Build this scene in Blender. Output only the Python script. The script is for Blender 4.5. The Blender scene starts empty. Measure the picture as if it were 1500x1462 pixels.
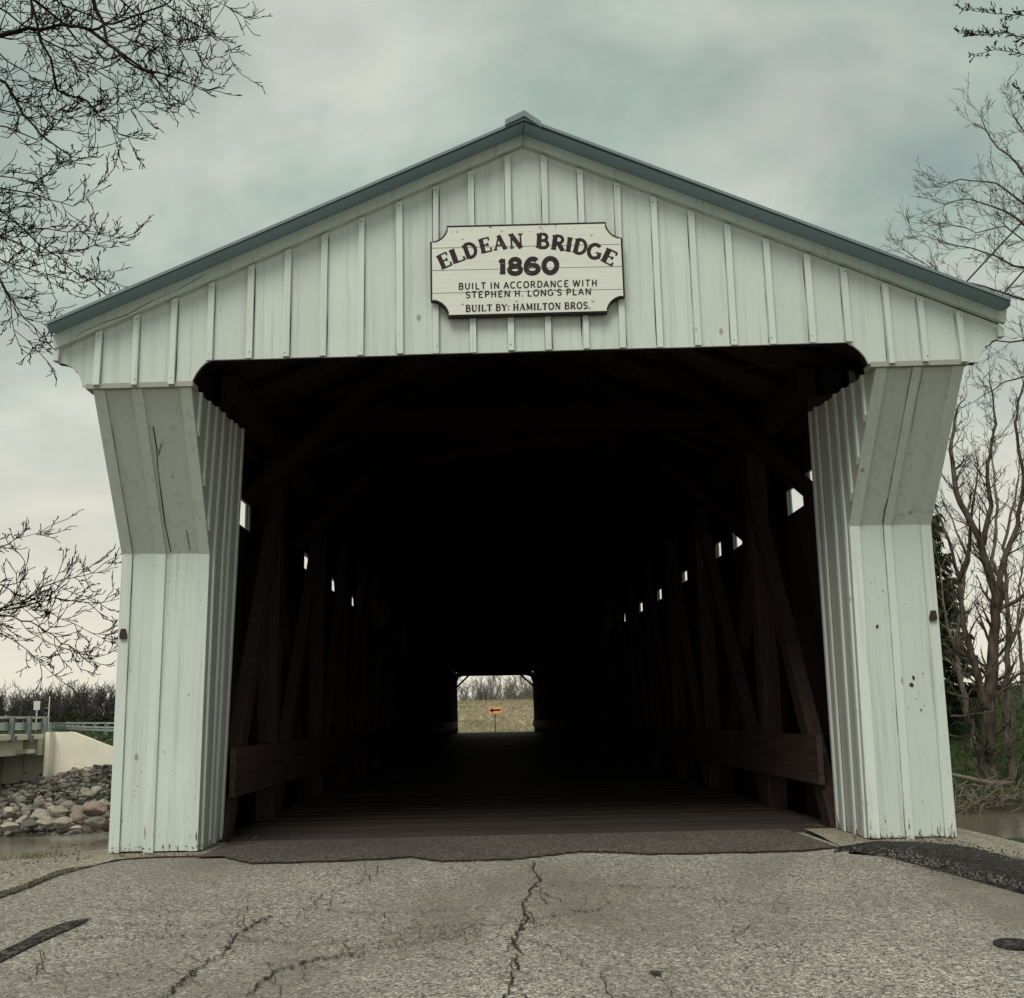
import bpy, bmesh, math, random
from mathutils import Vector, Matrix, noise
random.seed(7)
R = random.random
U = random.uniform
sc = bpy.context.scene

# ------------------------------------------------------------------ camera
F_PX, PITCH, YAW, ROLL = 1611.1, 0.1978, 0.0231, 0.0203
EYE = Vector((-0.329, -8.148, 0.988))
_f = Vector((math.sin(YAW), math.cos(YAW), 0)); _r = Vector((math.cos(YAW), -math.sin(YAW), 0)); _z = Vector((0, 0, 1))
FWD = _f*math.cos(PITCH) + _z*math.sin(PITCH); _u = -_f*math.sin(PITCH) + _z*math.cos(PITCH)
CR = _r*math.cos(ROLL) - _u*math.sin(ROLL); CU = _r*math.sin(ROLL) + _u*math.cos(ROLL)
cam = bpy.data.cameras.new('camera'); camo = bpy.data.objects.new('camera', cam); sc.collection.objects.link(camo)
camo.matrix_world = Matrix(((CR.x, CU.x, -FWD.x, EYE.x), (CR.y, CU.y, -FWD.y, EYE.y), (CR.z, CU.z, -FWD.z, EYE.z), (0, 0, 0, 1)))
cam.sensor_width = 36; cam.sensor_fit = 'HORIZONTAL'; cam.lens = 36*F_PX/1500; cam.clip_start = .05; cam.clip_end = 5000
sc.camera = camo

# ------------------------------------------------------------------ world, sun, exposure
SUN_EL, SUN_AZ = math.radians(50), math.radians(198)      # azimuth clockwise from +Y: behind the camera, a little to its left
w = bpy.data.worlds.new('World'); sc.world = w; w.use_nodes = True
nt = w.node_tree; nt.nodes.clear()
def WN(t, **k):
    n = nt.nodes.new(t)
    for a, b in k.items(): setattr(n, a, b)
    return n
out = WN('ShaderNodeOutputWorld'); bg = WN('ShaderNodeBackground'); bg.inputs[1].default_value = .1
sky = WN('ShaderNodeTexSky', sky_type='NISHITA', sun_disc=False); sky.sun_elevation = SUN_EL; sky.sun_rotation = SUN_AZ
tc = WN('ShaderNodeTexCoord'); sx = WN('ShaderNodeSeparateXYZ'); nt.links.new(tc.outputs['Generated'], sx.inputs[0])
mz = WN('ShaderNodeMath', operation='MAXIMUM'); nt.links.new(sx.outputs[2], mz.inputs[0]); mz.inputs[1].default_value = 0.0
ad = WN('ShaderNodeMath', operation='ADD'); nt.links.new(mz.outputs[0], ad.inputs[0]); ad.inputs[1].default_value = .22
dx = WN('ShaderNodeMath', operation='DIVIDE'); nt.links.new(sx.outputs[0], dx.inputs[0]); nt.links.new(ad.outputs[0], dx.inputs[1])
dy = WN('ShaderNodeMath', operation='DIVIDE'); nt.links.new(sx.outputs[1], dy.inputs[0]); nt.links.new(ad.outputs[0], dy.inputs[1])
cb = WN('ShaderNodeCombineXYZ'); nt.links.new(dx.outputs[0], cb.inputs[0]); nt.links.new(dy.outputs[0], cb.inputs[1])
def wnoise(scale, det, rough, off):
    mp = WN('ShaderNodeMapping'); mp.inputs['Location'].default_value = off; mp.inputs['Scale'].default_value = (1, 1.1, 1)
    nt.links.new(cb.outputs[0], mp.inputs[0])
    n = WN('ShaderNodeTexNoise'); n.inputs['Scale'].default_value = scale; n.inputs['Detail'].default_value = det
    n.inputs['Roughness'].default_value = rough; n.inputs['Distortion'].default_value = .35
    nt.links.new(mp.outputs[0], n.inputs['Vector']); return n
n1 = wnoise(1.9, 6, .55, (6.4, 2.3, 0)); n2 = wnoise(3.4, 5, .5, (9, 5, 2))
r1 = WN('ShaderNodeValToRGB'); e = r1.color_ramp.elements
e[0].position = .39; e[0].color = (.255, .325, .295, 1); e[1].position = .67; e[1].color = (.435, .46, .41, 1)
m_ = e.new(.5); m_.color = (.315, .375, .335, 1)
nt.links.new(n1.outputs[0], r1.inputs[0])
r2 = WN('ShaderNodeValToRGB'); e = r2.color_ramp.elements
e[0].position = .35; e[0].color = (.86, .87, .88, 1); e[1].position = .68; e[1].color = (1.22, 1.2, 1.16, 1)
nt.links.new(n2.outputs[0], r2.inputs[0])
mu = WN('ShaderNodeMix', data_type='RGBA', blend_type='MULTIPLY'); mu.inputs[0].default_value = 1
nt.links.new(r1.outputs[0], mu.inputs[6]); nt.links.new(r2.outputs[0], mu.inputs[7])
hz = WN('ShaderNodeMapRange', interpolation_type='SMOOTHSTEP'); nt.links.new(sx.outputs[2], hz.inputs[0])
hz.inputs[1].default_value = 0.0; hz.inputs[2].default_value = .42; hz.inputs[3].default_value = .95; hz.inputs[4].default_value = 0
mh = WN('ShaderNodeMix', data_type='RGBA'); nt.links.new(hz.outputs[0], mh.inputs[0]); nt.links.new(mu.outputs[2], mh.inputs[6])
mh.inputs[7].default_value = (.64, .60, .50, 1)
sb = WN('ShaderNodeMix', data_type='RGBA', blend_type='MULTIPLY'); sb.inputs[0].default_value = 1
nt.links.new(mh.outputs[2], sb.inputs[6]); sb.inputs[7].default_value = (10, 10, 10, 1)
ms = WN('ShaderNodeMix', data_type='RGBA'); ms.inputs[0].default_value = .95
nt.links.new(sky.outputs[0], ms.inputs[6]); nt.links.new(sb.outputs[2], ms.inputs[7])
nt.links.new(ms.outputs[2], bg.inputs[0]); nt.links.new(bg.outputs[0], out.inputs[0])
sun = bpy.data.lights.new('sun', 'SUN'); sun.energy = 1.5; sun.angle = math.radians(30); sun.color = (1, .95, .85)
so = bpy.data.objects.new('sun', sun); sc.collection.objects.link(so)
sdir = Vector((math.sin(SUN_AZ)*math.cos(SUN_EL), math.cos(SUN_AZ)*math.cos(SUN_EL), math.sin(SUN_EL)))
so.rotation_euler = sdir.to_track_quat('Z', 'Y').to_euler()
vs = sc.view_settings; vs.view_transform = 'Standard'; vs.look = 'None'; vs.exposure = 0.42; vs.gamma = 1; vs.use_curve_mapping = False
sc.render.resolution_x = 1024; sc.render.resolution_y = 998

# ------------------------------------------------------------------ helpers
SK = -0.037                                               # the portal stands slightly skew to the bridge axis
def ray(px, py):
    return FWD*F_PX + CR*(px-750) + CU*(731-py)
def B(px, py, Y):                                         # point seen at a photo pixel on the cross plane y = Y
    d = ray(px, py); return EYE + d*((Y-EYE.y)/d.y)
def BS(px, py, y0):                                       # the same on a skew portal plane y = y0 + SK*x
    d = ray(px, py); return EYE + d*((y0+SK*EYE.x-EYE.y)/(d.y-SK*d.x))
def road_z(y): return 0.0 if y > -.2 else (y+.2)*.056
def BG(px, py, dz=0):                                     # point on the road
    d = ray(px, py); n = Vector((0, -.056, 1)); p0 = Vector((0, -.2, dz))
    p = EYE + d*((p0-EYE).dot(n)/d.dot(n))
    if p.y > -.2: p = EYE + d*((dz-EYE.z)/d.z)
    return p

class MB:
    def __init__(s): s.v = []; s.f = []
    def hexa(s, a, b, c, d, off):
        n = len(s.v); off = Vector(off)
        for p in (a, b, c, d): s.v.append(tuple(p))
        for p in (a, b, c, d): s.v.append(tuple(Vector(p)+off))
        s.f += [(n, n+1, n+2, n+3), (n+7, n+6, n+5, n+4)] + [(n+i, n+4+i, n+4+(i+1) % 4, n+(i+1) % 4) for i in range(4)]
    def box(s, x0, x1, y0, y1, z0, z1): s.hexa((x0, y0, z0), (x1, y0, z0), (x1, y0, z1), (x0, y0, z1), (0, y1-y0, 0))
    def beam(s, a, b, wd, hd, up=(0, 0, 1)):
        a = Vector(a); b = Vector(b); d = (b-a).normalized(); sd = d.cross(Vector(up))
        if sd.length < 1e-4: sd = Vector((1, 0, 0))
        sd.normalize(); u = sd.cross(d)
        q = [a+sd*(i*wd/2)+u*(j*hd/2) for i, j in ((-1, -1), (1, -1), (1, 1), (-1, 1))]
        s.hexa(*q, b-a)
    def tube(s, pts, rad, n=5):
        base = len(s.v); m = len(pts); u = None
        for i in range(m):
            d = (pts[min(i+1, m-1)]-pts[max(i-1, 0)])
            d = d.normalized() if d.length > 1e-9 else Vector((0, 0, 1))
            if u is None: u = d.orthogonal().normalized()
            else:
                u = u-d*u.dot(d); u = u.normalized() if u.length > 1e-6 else d.orthogonal().normalized()
            v = d.cross(u)
            for k in range(n):
                a = 2*math.pi*k/n; s.v.append(tuple(pts[i]+(u*math.cos(a)+v*math.sin(a))*rad[i]))
        for i in range(m-1):
            for k in range(n):
                k2 = (k+1) % n; s.f.append((base+i*n+k, base+i*n+k2, base+(i+1)*n+k2, base+(i+1)*n+k))
        s.f.append(tuple(base+k for k in range(n))[::-1]); s.f.append(tuple(base+(m-1)*n+k for k in range(n)))
    def prism(s, poly, off):                              # extruded closed outline
        n = len(s.v); k = len(poly); off = Vector(off)
        for p in poly: s.v.append(tuple(p))
        for p in poly: s.v.append(tuple(Vector(p)+off))
        s.f += [tuple(range(n, n+k)), tuple(range(n+2*k-1, n+k-1, -1))]
        s.f += [(n+i, n+k+i, n+k+(i+1) % k, n+(i+1) % k) for i in range(k)]
    def add(s, vs_, fs):
        n = len(s.v); s.v += [tuple(p) for p in vs_]; s.f += [tuple(i+n for i in q) for q in fs]
    def mesh(s, name, mat, smooth=False, fix=True):
        me = bpy.data.meshes.new(name); me.from_pydata(s.v, [], s.f)
        if fix:
            bm = bmesh.new(); bm.from_mesh(me); bmesh.ops.recalc_face_normals(bm, faces=bm.faces); bm.to_mesh(me); bm.free()
        me.materials.append(mat)
        if smooth: me.polygons.foreach_set('use_smooth', [True]*len(me.polygons))
        return me
    def build(s, name, mat, parent=None, smooth=False, fix=True, loc=None):
        return link(name, s.mesh(name, mat, smooth, fix), parent, loc)
def link(name, me, parent=None, loc=None):
    o = bpy.data.objects.new(name, me); sc.collection.objects.link(o)
    if parent: o.parent = parent
    if loc: o.location = loc
    return o
def tag(o, label=None, cat=None, group=None, kind=None):
    for k, v in (('label', label), ('category', cat), ('group', group), ('kind', kind)):
        if v: o[k] = v
    return o
def thing(name, label, cat, group=None, loc=(0, 0, 0)):
    return tag(link(name, None, None, loc), label, cat, group)
def one(name, mat, hexargs, parent):                      # a single-hexahedron part
    m = MB(); m.hexa(*hexargs); return m.build(name, mat, parent)

# ------------------------------------------------------------------ materials
class Mat:
    def __init__(s, name, rough=.8, spec=.3, metal=0):
        s.m = bpy.data.materials.new(name); s.m.use_nodes = True; s.t = s.m.node_tree
        s.b = s.t.nodes['Principled BSDF']; s.b.inputs['Roughness'].default_value = rough
        s.b.inputs['Specular IOR Level'].default_value = spec; s.b.inputs['Metallic'].default_value = metal
        s.tc = s.t.nodes.new('ShaderNodeTexCoord'); s.geo = s.t.nodes.new('ShaderNodeNewGeometry')
    def N(s, t): return s.t.nodes.new(t)
    def L(s, a, b): s.t.links.new(a, b)
    def pos(s, scale=(1, 1, 1), obj=False):
        mp = s.N('ShaderNodeMapping'); mp.inputs['Scale'].default_value = scale
        s.L(s.tc.outputs['Object'] if obj else s.geo.outputs['Position'], mp.inputs[0]); return mp.outputs[0]
    def noise(s, vec, scale, det=4, rough=.55, dist=0):
        n = s.N('ShaderNodeTexNoise'); n.inputs['Scale'].default_value = scale; n.inputs['Detail'].default_value = det
        n.inputs['Roughness'].default_value = rough; n.inputs['Distortion'].default_value = dist
        s.L(vec, n.inputs['Vector']); return n.outputs[0]
    def vor(s, vec, scale, out=0, feat='F1', rnd=1):
        n = s.N('ShaderNodeTexVoronoi'); n.feature = feat; n.inputs['Scale'].default_value = scale; n.inputs['Randomness'].default_value = rnd
        s.L(vec, n.inputs['Vector']); return n.outputs[out]
    def ramp(s, fac, *st):
        r = s.N('ShaderNodeValToRGB'); e = r.color_ramp.elements
        def c4(c): return (c, c, c, 1) if not isinstance(c, tuple) else (*c, 1)
        e[0].position = st[0][0]; e[0].color = c4(st[0][1]); e[1].position = st[-1][0]; e[1].color = c4(st[-1][1])
        for p, c in st[1:-1]: q = e.new(p); q.color = c4(c)
        s.L(fac, r.inputs[0]); return r.outputs[0]
    def mix(s, fac, a, b, mode='MIX'):
        n = s.N('ShaderNodeMix'); n.data_type = 'RGBA'; n.blend_type = mode
        for i, x in ((0, fac), (6, a), (7, b)):
            if isinstance(x, (int, float)): n.inputs[i].default_value = x
            elif isinstance(x, tuple): n.inputs[i].default_value = (*x, 1)
            else: s.L(x, n.inputs[i])
        return n.outputs[2]
    def math(s, op, a, b=0.0):
        n = s.N('ShaderNodeMath'); n.operation = op
        for i, x in ((0, a), (1, b)):
            if isinstance(x, (int, float)): n.inputs[i].default_value = x
            else: s.L(x, n.inputs[i])
        return n.outputs[0]
    def rnd(s):
        return s.N('ShaderNodeObjectInfo').outputs['Random']
    def z(s):
        n = s.N('ShaderNodeSeparateXYZ'); s.L(s.geo.outputs['Position'], n.inputs[0]); return n.outputs
    def col(s, c):
        if isinstance(c, tuple): s.b.inputs['Base Color'].default_value = (*c, 1)
        else: s.L(c, s.b.inputs['Base Color'])
        return s
    def bump(s, h, strength=.3, dist=.01):
        n = s.N('ShaderNodeBump'); n.inputs['Strength'].default_value = strength; n.inputs['Distance'].default_value = dist
        s.L(h, n.inputs['Height']); s.L(n.outputs[0], s.b.inputs['Normal']); return s

def white_paint(name, base=(.64, .705, .665), chips=.705, low=True):
    M = Mat(name, .55, .35)
    g = M.noise(M.pos((22, 22, 1.2)), 3.0, 5, .6)                       # grain telegraphing through the paint
    big = M.noise(M.pos((1, 1, .55)), 1.7, 4, .6)
    c = M.mix(M.ramp(big, (.3, .0), (.75, 1.0)), base, tuple(x*y for x, y in zip(base, (.87, .885, .87))))
    c = M.mix(M.math('MULTIPLY', M.rnd(), .8), c, tuple(x*.83 for x in base))
    c = M.mix(M.ramp(g, (.5, 0), (.8, .35)), c, tuple(x*.72 for x in base))
    # streaks of grime running down
    st = M.ramp(M.noise(M.pos((13, 13, .35)), 1.6, 4, .65), (.53, 0), (.72, .55)); c = M.mix(st, c, (.38, .40, .36))
    z = M.z()[2]
    # knots and nail stains: sparse dark spots
    kn = M.vor(M.pos((1, 1, .55)), 2.9); km = M.ramp(kn, (.035, 1), (.06, .0)); c = M.mix(M.math('MULTIPLY', km, .62), c, (.14, .115, .09))
    sp = M.vor(M.pos(), 13); sm = M.ramp(sp, (.045, .85), (.075, 0)); keep = M.ramp(M.noise(M.pos(), 3.2, 2), (.55, 0), (.6, 1))
    c = M.mix(M.math('MULTIPLY', sm, keep), c, (.12, .09, .07))
    # flaked paint, more of it close to the ground where rain splashes
    fl = M.noise(M.pos((30, 30, 5)), 1.3, 6, .7)
    lowm = M.N('ShaderNodeMapRange'); M.L(z, lowm.inputs[0]); lowm.inputs[1].default_value = .02; lowm.inputs[2].default_value = .32
    lowm.inputs[3].default_value = .135 if low else 0; lowm.inputs[4].default_value = 0
    fm = M.ramp(M.math('ADD', fl, lowm.outputs[0]), (chips, 0), (chips+.02, 1))
    c = M.mix(fm, c, (.15, .12, .09))
    M.col(c); M.bump(M.mix(.5, g, fm), .22, .004)
    return M.m
def wood(name, a, b, axis=2, rough=.85):
    M = Mat(name, rough, .12)
    sc3 = [18, 18, 18]; sc3[axis] = 1.0
    g = M.noise(M.pos(tuple(sc3)), 1.6, 6, .62, .4); big = M.noise(M.pos(), 1.3, 3)
    c = M.mix(M.ramp(g, (.3, 0), (.7, 1)), a, b); c = M.mix(M.math('MULTIPLY', M.rnd(), .5), c, tuple(x*.55 for x in a))
    c = M.mix(M.ramp(big, (.4, 0), (.75, .5)), c, tuple(x*.6 for x in b)); M.col(c); M.bump(g, .5, .006); return M.m
WHITE = white_paint('white_paint')
TRIM = white_paint('white_trim', (.63, .70, .665), .69, False)
BAT = white_paint('batten_paint', (.68, .745, .705), .675)
WORN_SHADE = white_paint('worn_shade_paint', (.50, .50, .475), .67)  # greyer base puts the return walls' shade into the paint; flakes are wear
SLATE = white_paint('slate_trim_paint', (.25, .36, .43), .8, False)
LEDGE = white_paint('weathered_ledge_paint', (.36, .35, .31), .66, False)
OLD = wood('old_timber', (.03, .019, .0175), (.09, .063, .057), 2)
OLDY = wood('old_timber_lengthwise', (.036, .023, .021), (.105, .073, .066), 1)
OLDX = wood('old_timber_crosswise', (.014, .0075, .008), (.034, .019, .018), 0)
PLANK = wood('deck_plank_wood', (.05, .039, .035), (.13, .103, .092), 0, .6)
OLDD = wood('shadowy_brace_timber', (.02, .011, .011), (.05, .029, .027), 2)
M = Mat('roof_metal', .6, .3, 0); c = M.noise(M.pos(), 3, 4); M.col(M.mix(c, (.14, .19, .205), (.2, .26, .275))); ROOF = M.m
M = Mat('iron', .6, .4, .5); M.col(M.mix(M.noise(M.pos(), 60), (.03, .022, .02), (.08, .045, .038))); IRON = M.m
M = Mat('knot', .8, .2); M.col(M.mix(M.noise(M.pos(), 90), (.03, .022, .018), (.1, .07, .05))); KNOT = M.m
M = Mat('gap', .95, .05); M.col((.03, .022, .018)); GAP = M.m

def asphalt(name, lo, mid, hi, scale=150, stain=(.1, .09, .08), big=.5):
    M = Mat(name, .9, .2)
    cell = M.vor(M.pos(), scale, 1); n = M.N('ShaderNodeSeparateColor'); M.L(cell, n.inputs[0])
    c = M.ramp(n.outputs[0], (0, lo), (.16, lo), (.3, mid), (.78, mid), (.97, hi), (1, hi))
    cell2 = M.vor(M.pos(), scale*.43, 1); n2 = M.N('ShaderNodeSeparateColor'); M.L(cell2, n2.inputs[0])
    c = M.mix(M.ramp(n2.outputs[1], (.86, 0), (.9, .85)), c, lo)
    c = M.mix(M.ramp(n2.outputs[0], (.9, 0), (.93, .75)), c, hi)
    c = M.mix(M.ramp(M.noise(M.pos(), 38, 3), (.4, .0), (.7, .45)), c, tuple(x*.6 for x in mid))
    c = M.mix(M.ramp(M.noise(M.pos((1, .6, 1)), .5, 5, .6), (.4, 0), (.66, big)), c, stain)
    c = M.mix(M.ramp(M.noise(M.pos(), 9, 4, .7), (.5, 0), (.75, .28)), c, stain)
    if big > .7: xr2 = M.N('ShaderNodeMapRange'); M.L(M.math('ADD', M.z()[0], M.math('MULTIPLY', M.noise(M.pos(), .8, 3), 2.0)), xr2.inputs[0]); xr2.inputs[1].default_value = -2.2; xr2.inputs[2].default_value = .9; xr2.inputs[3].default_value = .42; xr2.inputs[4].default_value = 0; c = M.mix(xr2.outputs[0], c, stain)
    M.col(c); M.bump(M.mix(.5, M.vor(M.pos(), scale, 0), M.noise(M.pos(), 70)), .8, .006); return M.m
ROAD = asphalt('worn_asphalt', (.06, .053, .044), (.41, .378, .318), (.86, .82, .72), 135, (.18, .162, .14), .85)
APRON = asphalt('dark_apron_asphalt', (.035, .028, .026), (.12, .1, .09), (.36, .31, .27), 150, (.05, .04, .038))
BERM = asphalt('black_asphalt', (.012, .01, .01), (.04, .035, .034), (.16, .15, .13), 75, (.015, .013, .013))
CONC = asphalt('old_concrete', (.17, .15, .12), (.36, .32, .25), (.65, .6, .5), 100, (.17, .15, .115))
M = Mat('crack', .95, .05); M.col(M.mix(M.noise(M.pos(), 80), (.03, .025, .02), (.075, .065, .055))); CRACK = M.m

def soil():
    M = Mat('ground', .95, .1); x, y, z = M.z()
    a = M.noise(M.pos(), 1.2, 6, .6); b = M.noise(M.pos((1, .35, 1)), 5, 5, .65)
    green = M.mix(M.ramp(b, (.35, 0), (.65, 1)), (.022, .036, .014), (.06, .085, .03))
    green = M.mix(M.ramp(a, (.52, 0), (.64, .9)), green, (.085, .07, .045))
    tan = M.mix(M.ramp(M.noise(M.pos((1, .2, 1)), 1.8, 6, .7), (.35, 0), (.62, 1)), (.19, .15, .10), (.46, .385, .27))
    tan = M.mix(M.ramp(M.noise(M.pos((.25, .12, 1)), .9, 4), (.56, 0), (.7, .5)), tan, (.13, .12, .055))
    fy = M.N('ShaderNodeMapRange'); M.L(y, fy.inputs[0]); fy.inputs[1].default_value = 62; fy.inputs[2].default_value = 68
    ax = M.math('ABSOLUTE', x); fx = M.N('ShaderNodeMapRange'); M.L(ax, fx.inputs[0]); fx.inputs[1].default_value = 13; fx.inputs[2].default_value = 17; fx.inputs[3].default_value = 1; fx.inputs[4].default_value = 0
    c = M.mix(M.math('MULTIPLY', fy.outputs[0], fx.outputs[0]), green, tan)
    mud = M.N('ShaderNodeMapRange'); M.L(z, mud.inputs[0]); mud.inputs[1].default_value = -2.5; mud.inputs[2].default_value = -1.9; mud.inputs[3].default_value = 1; mud.inputs[4].default_value = 0
    c = M.mix(mud.outputs[0], c, (.075, .055, .04)); M.col(c); M.bump(b, .8, .12); return M.m
SOIL = soil()
def bark(name, a, b, s=9):
    M = Mat(name, .9, .1); n = M.noise(M.pos((1, 1, .3)), s, 5, .65)
    M.col(M.mix(M.ramp(n, (.35, 0), (.65, 1)), a, b)); M.bump(n, .6, .02); return M.m
BARK_DARK = bark('dark_bark', (.012, .007, .007), (.03, .019, .018), 20)
BARK_MID = bark('grey_brown_bark', (.035, .027, .023), (.13, .105, .085), 5)
BARK_PALE = bark('mottled_pale_bark', (.06, .05, .04), (.24, .2, .16), 4)
BARK_FAR = bark('hazed_far_bark', (.09, .09, .08), (.2, .195, .165), 2)  # paler grey puts the distance haze into the bark colour
BARK_WOOD = bark('woodland_bark', (.04, .038, .038), (.1, .095, .09), 1)  # greyed tone carries some distance haze in the colour
NEEDLE = bark('spruce_needles', (.012, .02, .012), (.035, .05, .025), 5)
SHRUB = bark('shrub_leaves', (.018, .024, .012), (.045, .052, .025), 5)
GRASS = bark('grass_blades', (.03, .05, .018), (.085, .11, .04), 3)
STRAW = bark('dry_grass_blades', (.2, .17, .1), (.42, .37, .24), 3)
def stone(name, a, b, c3):
    M = Mat(name, .85, .25); r = M.rnd()
    c = M.ramp(r, (0, a), (.5, b), (1, c3)); n = M.noise(M.pos(), 7, 6, .7); c = M.mix(M.ramp(n, (.35, 0), (.7, .7)), c, tuple(x*.45 for x in b))
    M.col(c); M.bump(n, .6, .03); return M.m
STONE = stone('boulder_stone', (.13, .115, .10), (.27, .235, .19), (.5, .44, .355))
ROSE = stone('rose_stone', (.32, .235, .19), (.34, .26, .215), (.3, .23, .19))
PALES = stone('pale_stone', (.45, .42, .34), (.5, .47, .39), (.46, .43, .36))
M = Mat('riprap', .9, .15); cc = M.vor(M.pos(), 2.2, 1); n = M.N('ShaderNodeSeparateColor'); M.L(cc, n.inputs[0])
M.col(M.mix(M.ramp(M.noise(M.pos(), 6, 4), (.4, 0), (.7, .7)), M.ramp(n.outputs[0], (0, (.035, .03, .03)), (.6, (.12, .11, .10)), (1, (.34, .31, .27))), (.03, .026, .024))); RIP = M.m
def concrete_rail():
    M = Mat('pale_concrete', .85, .2); n = M.noise(M.pos(), 1.4, 5, .6); st = M.noise(M.pos((5, 5, .22)), 1.0, 4, .6)
    c = M.mix(M.ramp(n, (.35, 0), (.7, .4)), (.88, .82, .69), (.72, .67, .56)); M.col(c); M.bump(n, .2, .02); return M.m
PALEC = concrete_rail()
M = Mat('stained_concrete', .85, .2); n = M.noise(M.pos((3.2, 3.2, .16)), 1.0, 5, .6)
c = M.mix(M.noise(M.pos(), 1.2, 4), (.52, .47, .39), (.68, .63, .53)); c = M.mix(M.ramp(n, (.57, 0), (.66, .8)), c, (.2, .12, .09)); M.col(c); STAINC = M.m
M = Mat('weathered_post', .8, .2); M.col(M.mix(M.noise(M.pos((4, 4, .5)), 4), (.13, .14, .14), (.26, .28, .27))); POST = M.m
M = Mat('galvanised', .4, .5, .6); M.col(M.mix(M.noise(M.pos(), 4), (.45, .5, .48), (.66, .7, .66))); GALV = M.m
M = Mat('white_metal', .5, .4); M.col((.72, .72, .66)); WMET = M.m
M = Mat('sign_face', .5, .3); M.col(M.mix(M.noise(M.pos(), 5), (.52, .56, .52), (.63, .66, .6))); SIGNF = M.m
M = Mat('orange_sign', .45, .4); M.col((.82, .42, .2)); ORANGE = M.m
M = Mat('orange_rim', .45, .4); M.col((.55, .2, .06)); ORIM = M.m
M = Mat('black_paint', .5, .3); M.col((.012, .008, .01)); BLACK = M.m

# ------------------------------------------------------------------ terrain, water, road
def sstep(a, b, x):
    t = max(0., min(1., (x-a)/(b-a))); return t*t*(3-2*t)
def lerp(a, b, t): return a+(b-a)*t
def edge_y(x):                                            # where the near shoulder drops to the river
    if x < 0: return lerp(1.75, .15, sstep(-3.5, -4.4, x)) if x > -4.4 else .15-1.2*sstep(-4.4, -9, x)
    return lerp(3.8, 1.3, sstep(3.9, 6.2, x))
WATER_Z = -2.6
def ground_z(x, y):
    nz = noise.noise(Vector((x*.3, y*.3, 0)))*.12 + noise.noise(Vector((x*1.1, y*1.1, 4)))*.05
    if y < 20:
        near = road_z(min(y, 0)) - .16 - .02*max(0, abs(x)-6) - .012*max(0, -y-10)
        e_ = edge_y(x)-.75
        return lerp(near, -3.6, sstep(e_, e_+3.4, y)) + (nz*.25 if y < e_ else nz)
    shore = 31.3 + noise.noise(Vector((x*.13, 3, 0)))*.9
    # three bank profiles, blended across x
    def left(y):
        if y < shore: return -2.75-.3*min(3, shore-y)
        toe = lerp(-1.75, -.85, sstep(-24, -18.5, x)); h_ = lerp(-2.75, toe, min(1, (y-shore)/(47.4-shore)))
        return lerp(h_, .42, sstep(47.6, 48.0, y)) + .35*sstep(49, 60, y)
    def mid(y):
        if y < shore: return -2.75-.3*min(3, shore-y)
        b_ = lerp(-2.75, -.05, sstep(shore, 62, y)); return b_ + 3.1*sstep(80, 118, y)*(1-sstep(-24, -31, x)) - .3*sstep(-24, -31, x)
    def right(y):
        if y < shore: return -2.75-.3*min(3, shore-y)
        return lerp(-2.75, -2.05, min(1, (y-shore)/2.0)) + 4.5*sstep(shore+2.5, 62, y) - 2.0*sstep(75, 130, y)
    a = sstep(-9, -14, x); b_ = sstep(9, 14, x)*(1-sstep(85, 120, y))
    h = mid(y)*(1-a*(1-sstep(85, 120, y)))*(1) + left(y)*a*(1-sstep(85, 120, y)) if a > 0 else mid(y)
    if b_ > 0: h = lerp(mid(y), right(y), b_)
    h = lerp(h, .6, sstep(170, 330, y))
    return h + nz*(1 if y > shore else .2)
def axis(segs):
    o = []
    for a, b, s in segs:
        n = max(1, round((b-a)/s)); o += [a+(b-a)*i/n for i in range(n)]
    return o+[segs[-1][1]]
xs = axis([(-1500, -200, 100), (-200, -40, 10), (-40, -7, .9), (-7, 7, .35), (7, 40, .9), (40, 200, 10), (200, 1500, 100)])
ys = axis([(-200, -12, 12), (-12, -1, .6), (-1, 9, .3), (9, 28, 2.5), (28, 46.5, .7), (46.5, 49, .2), (49, 64, 1), (64, 130, 2), (130, 330, 12), (330, 3000, 160)])
m = MB()
for y in ys:
    for x in xs: m.v.append((x, y, ground_z(x, y)))
nx = len(xs)
for j in range(len(ys)-1):
    for i in range(nx-1): m.f.append((j*nx+i, j*nx+i+1, (j+1)*nx+i+1, (j+1)*nx+i))
tag(m.build('ground', SOIL, None, True, False), kind='structure')
M = Mat('river_water', .07, .5); n = M.noise(M.pos((1, 2.2, 1)), 1.6, 5, .6); n2 = M.noise(M.pos(), .25, 3)
M.col(M.mix(n2, (.13, .105, .075), (.19, .155, .115))); M.bump(n, .35, .06); WATER = M.m
m = MB(); m.add([(-400, .2, WATER_Z), (400, .2, WATER_Z), (400, 40, WATER_Z), (-400, 40, WATER_Z)], [(0, 1, 2, 3)])
tag(m.build('river', WATER), kind='structure')

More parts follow.
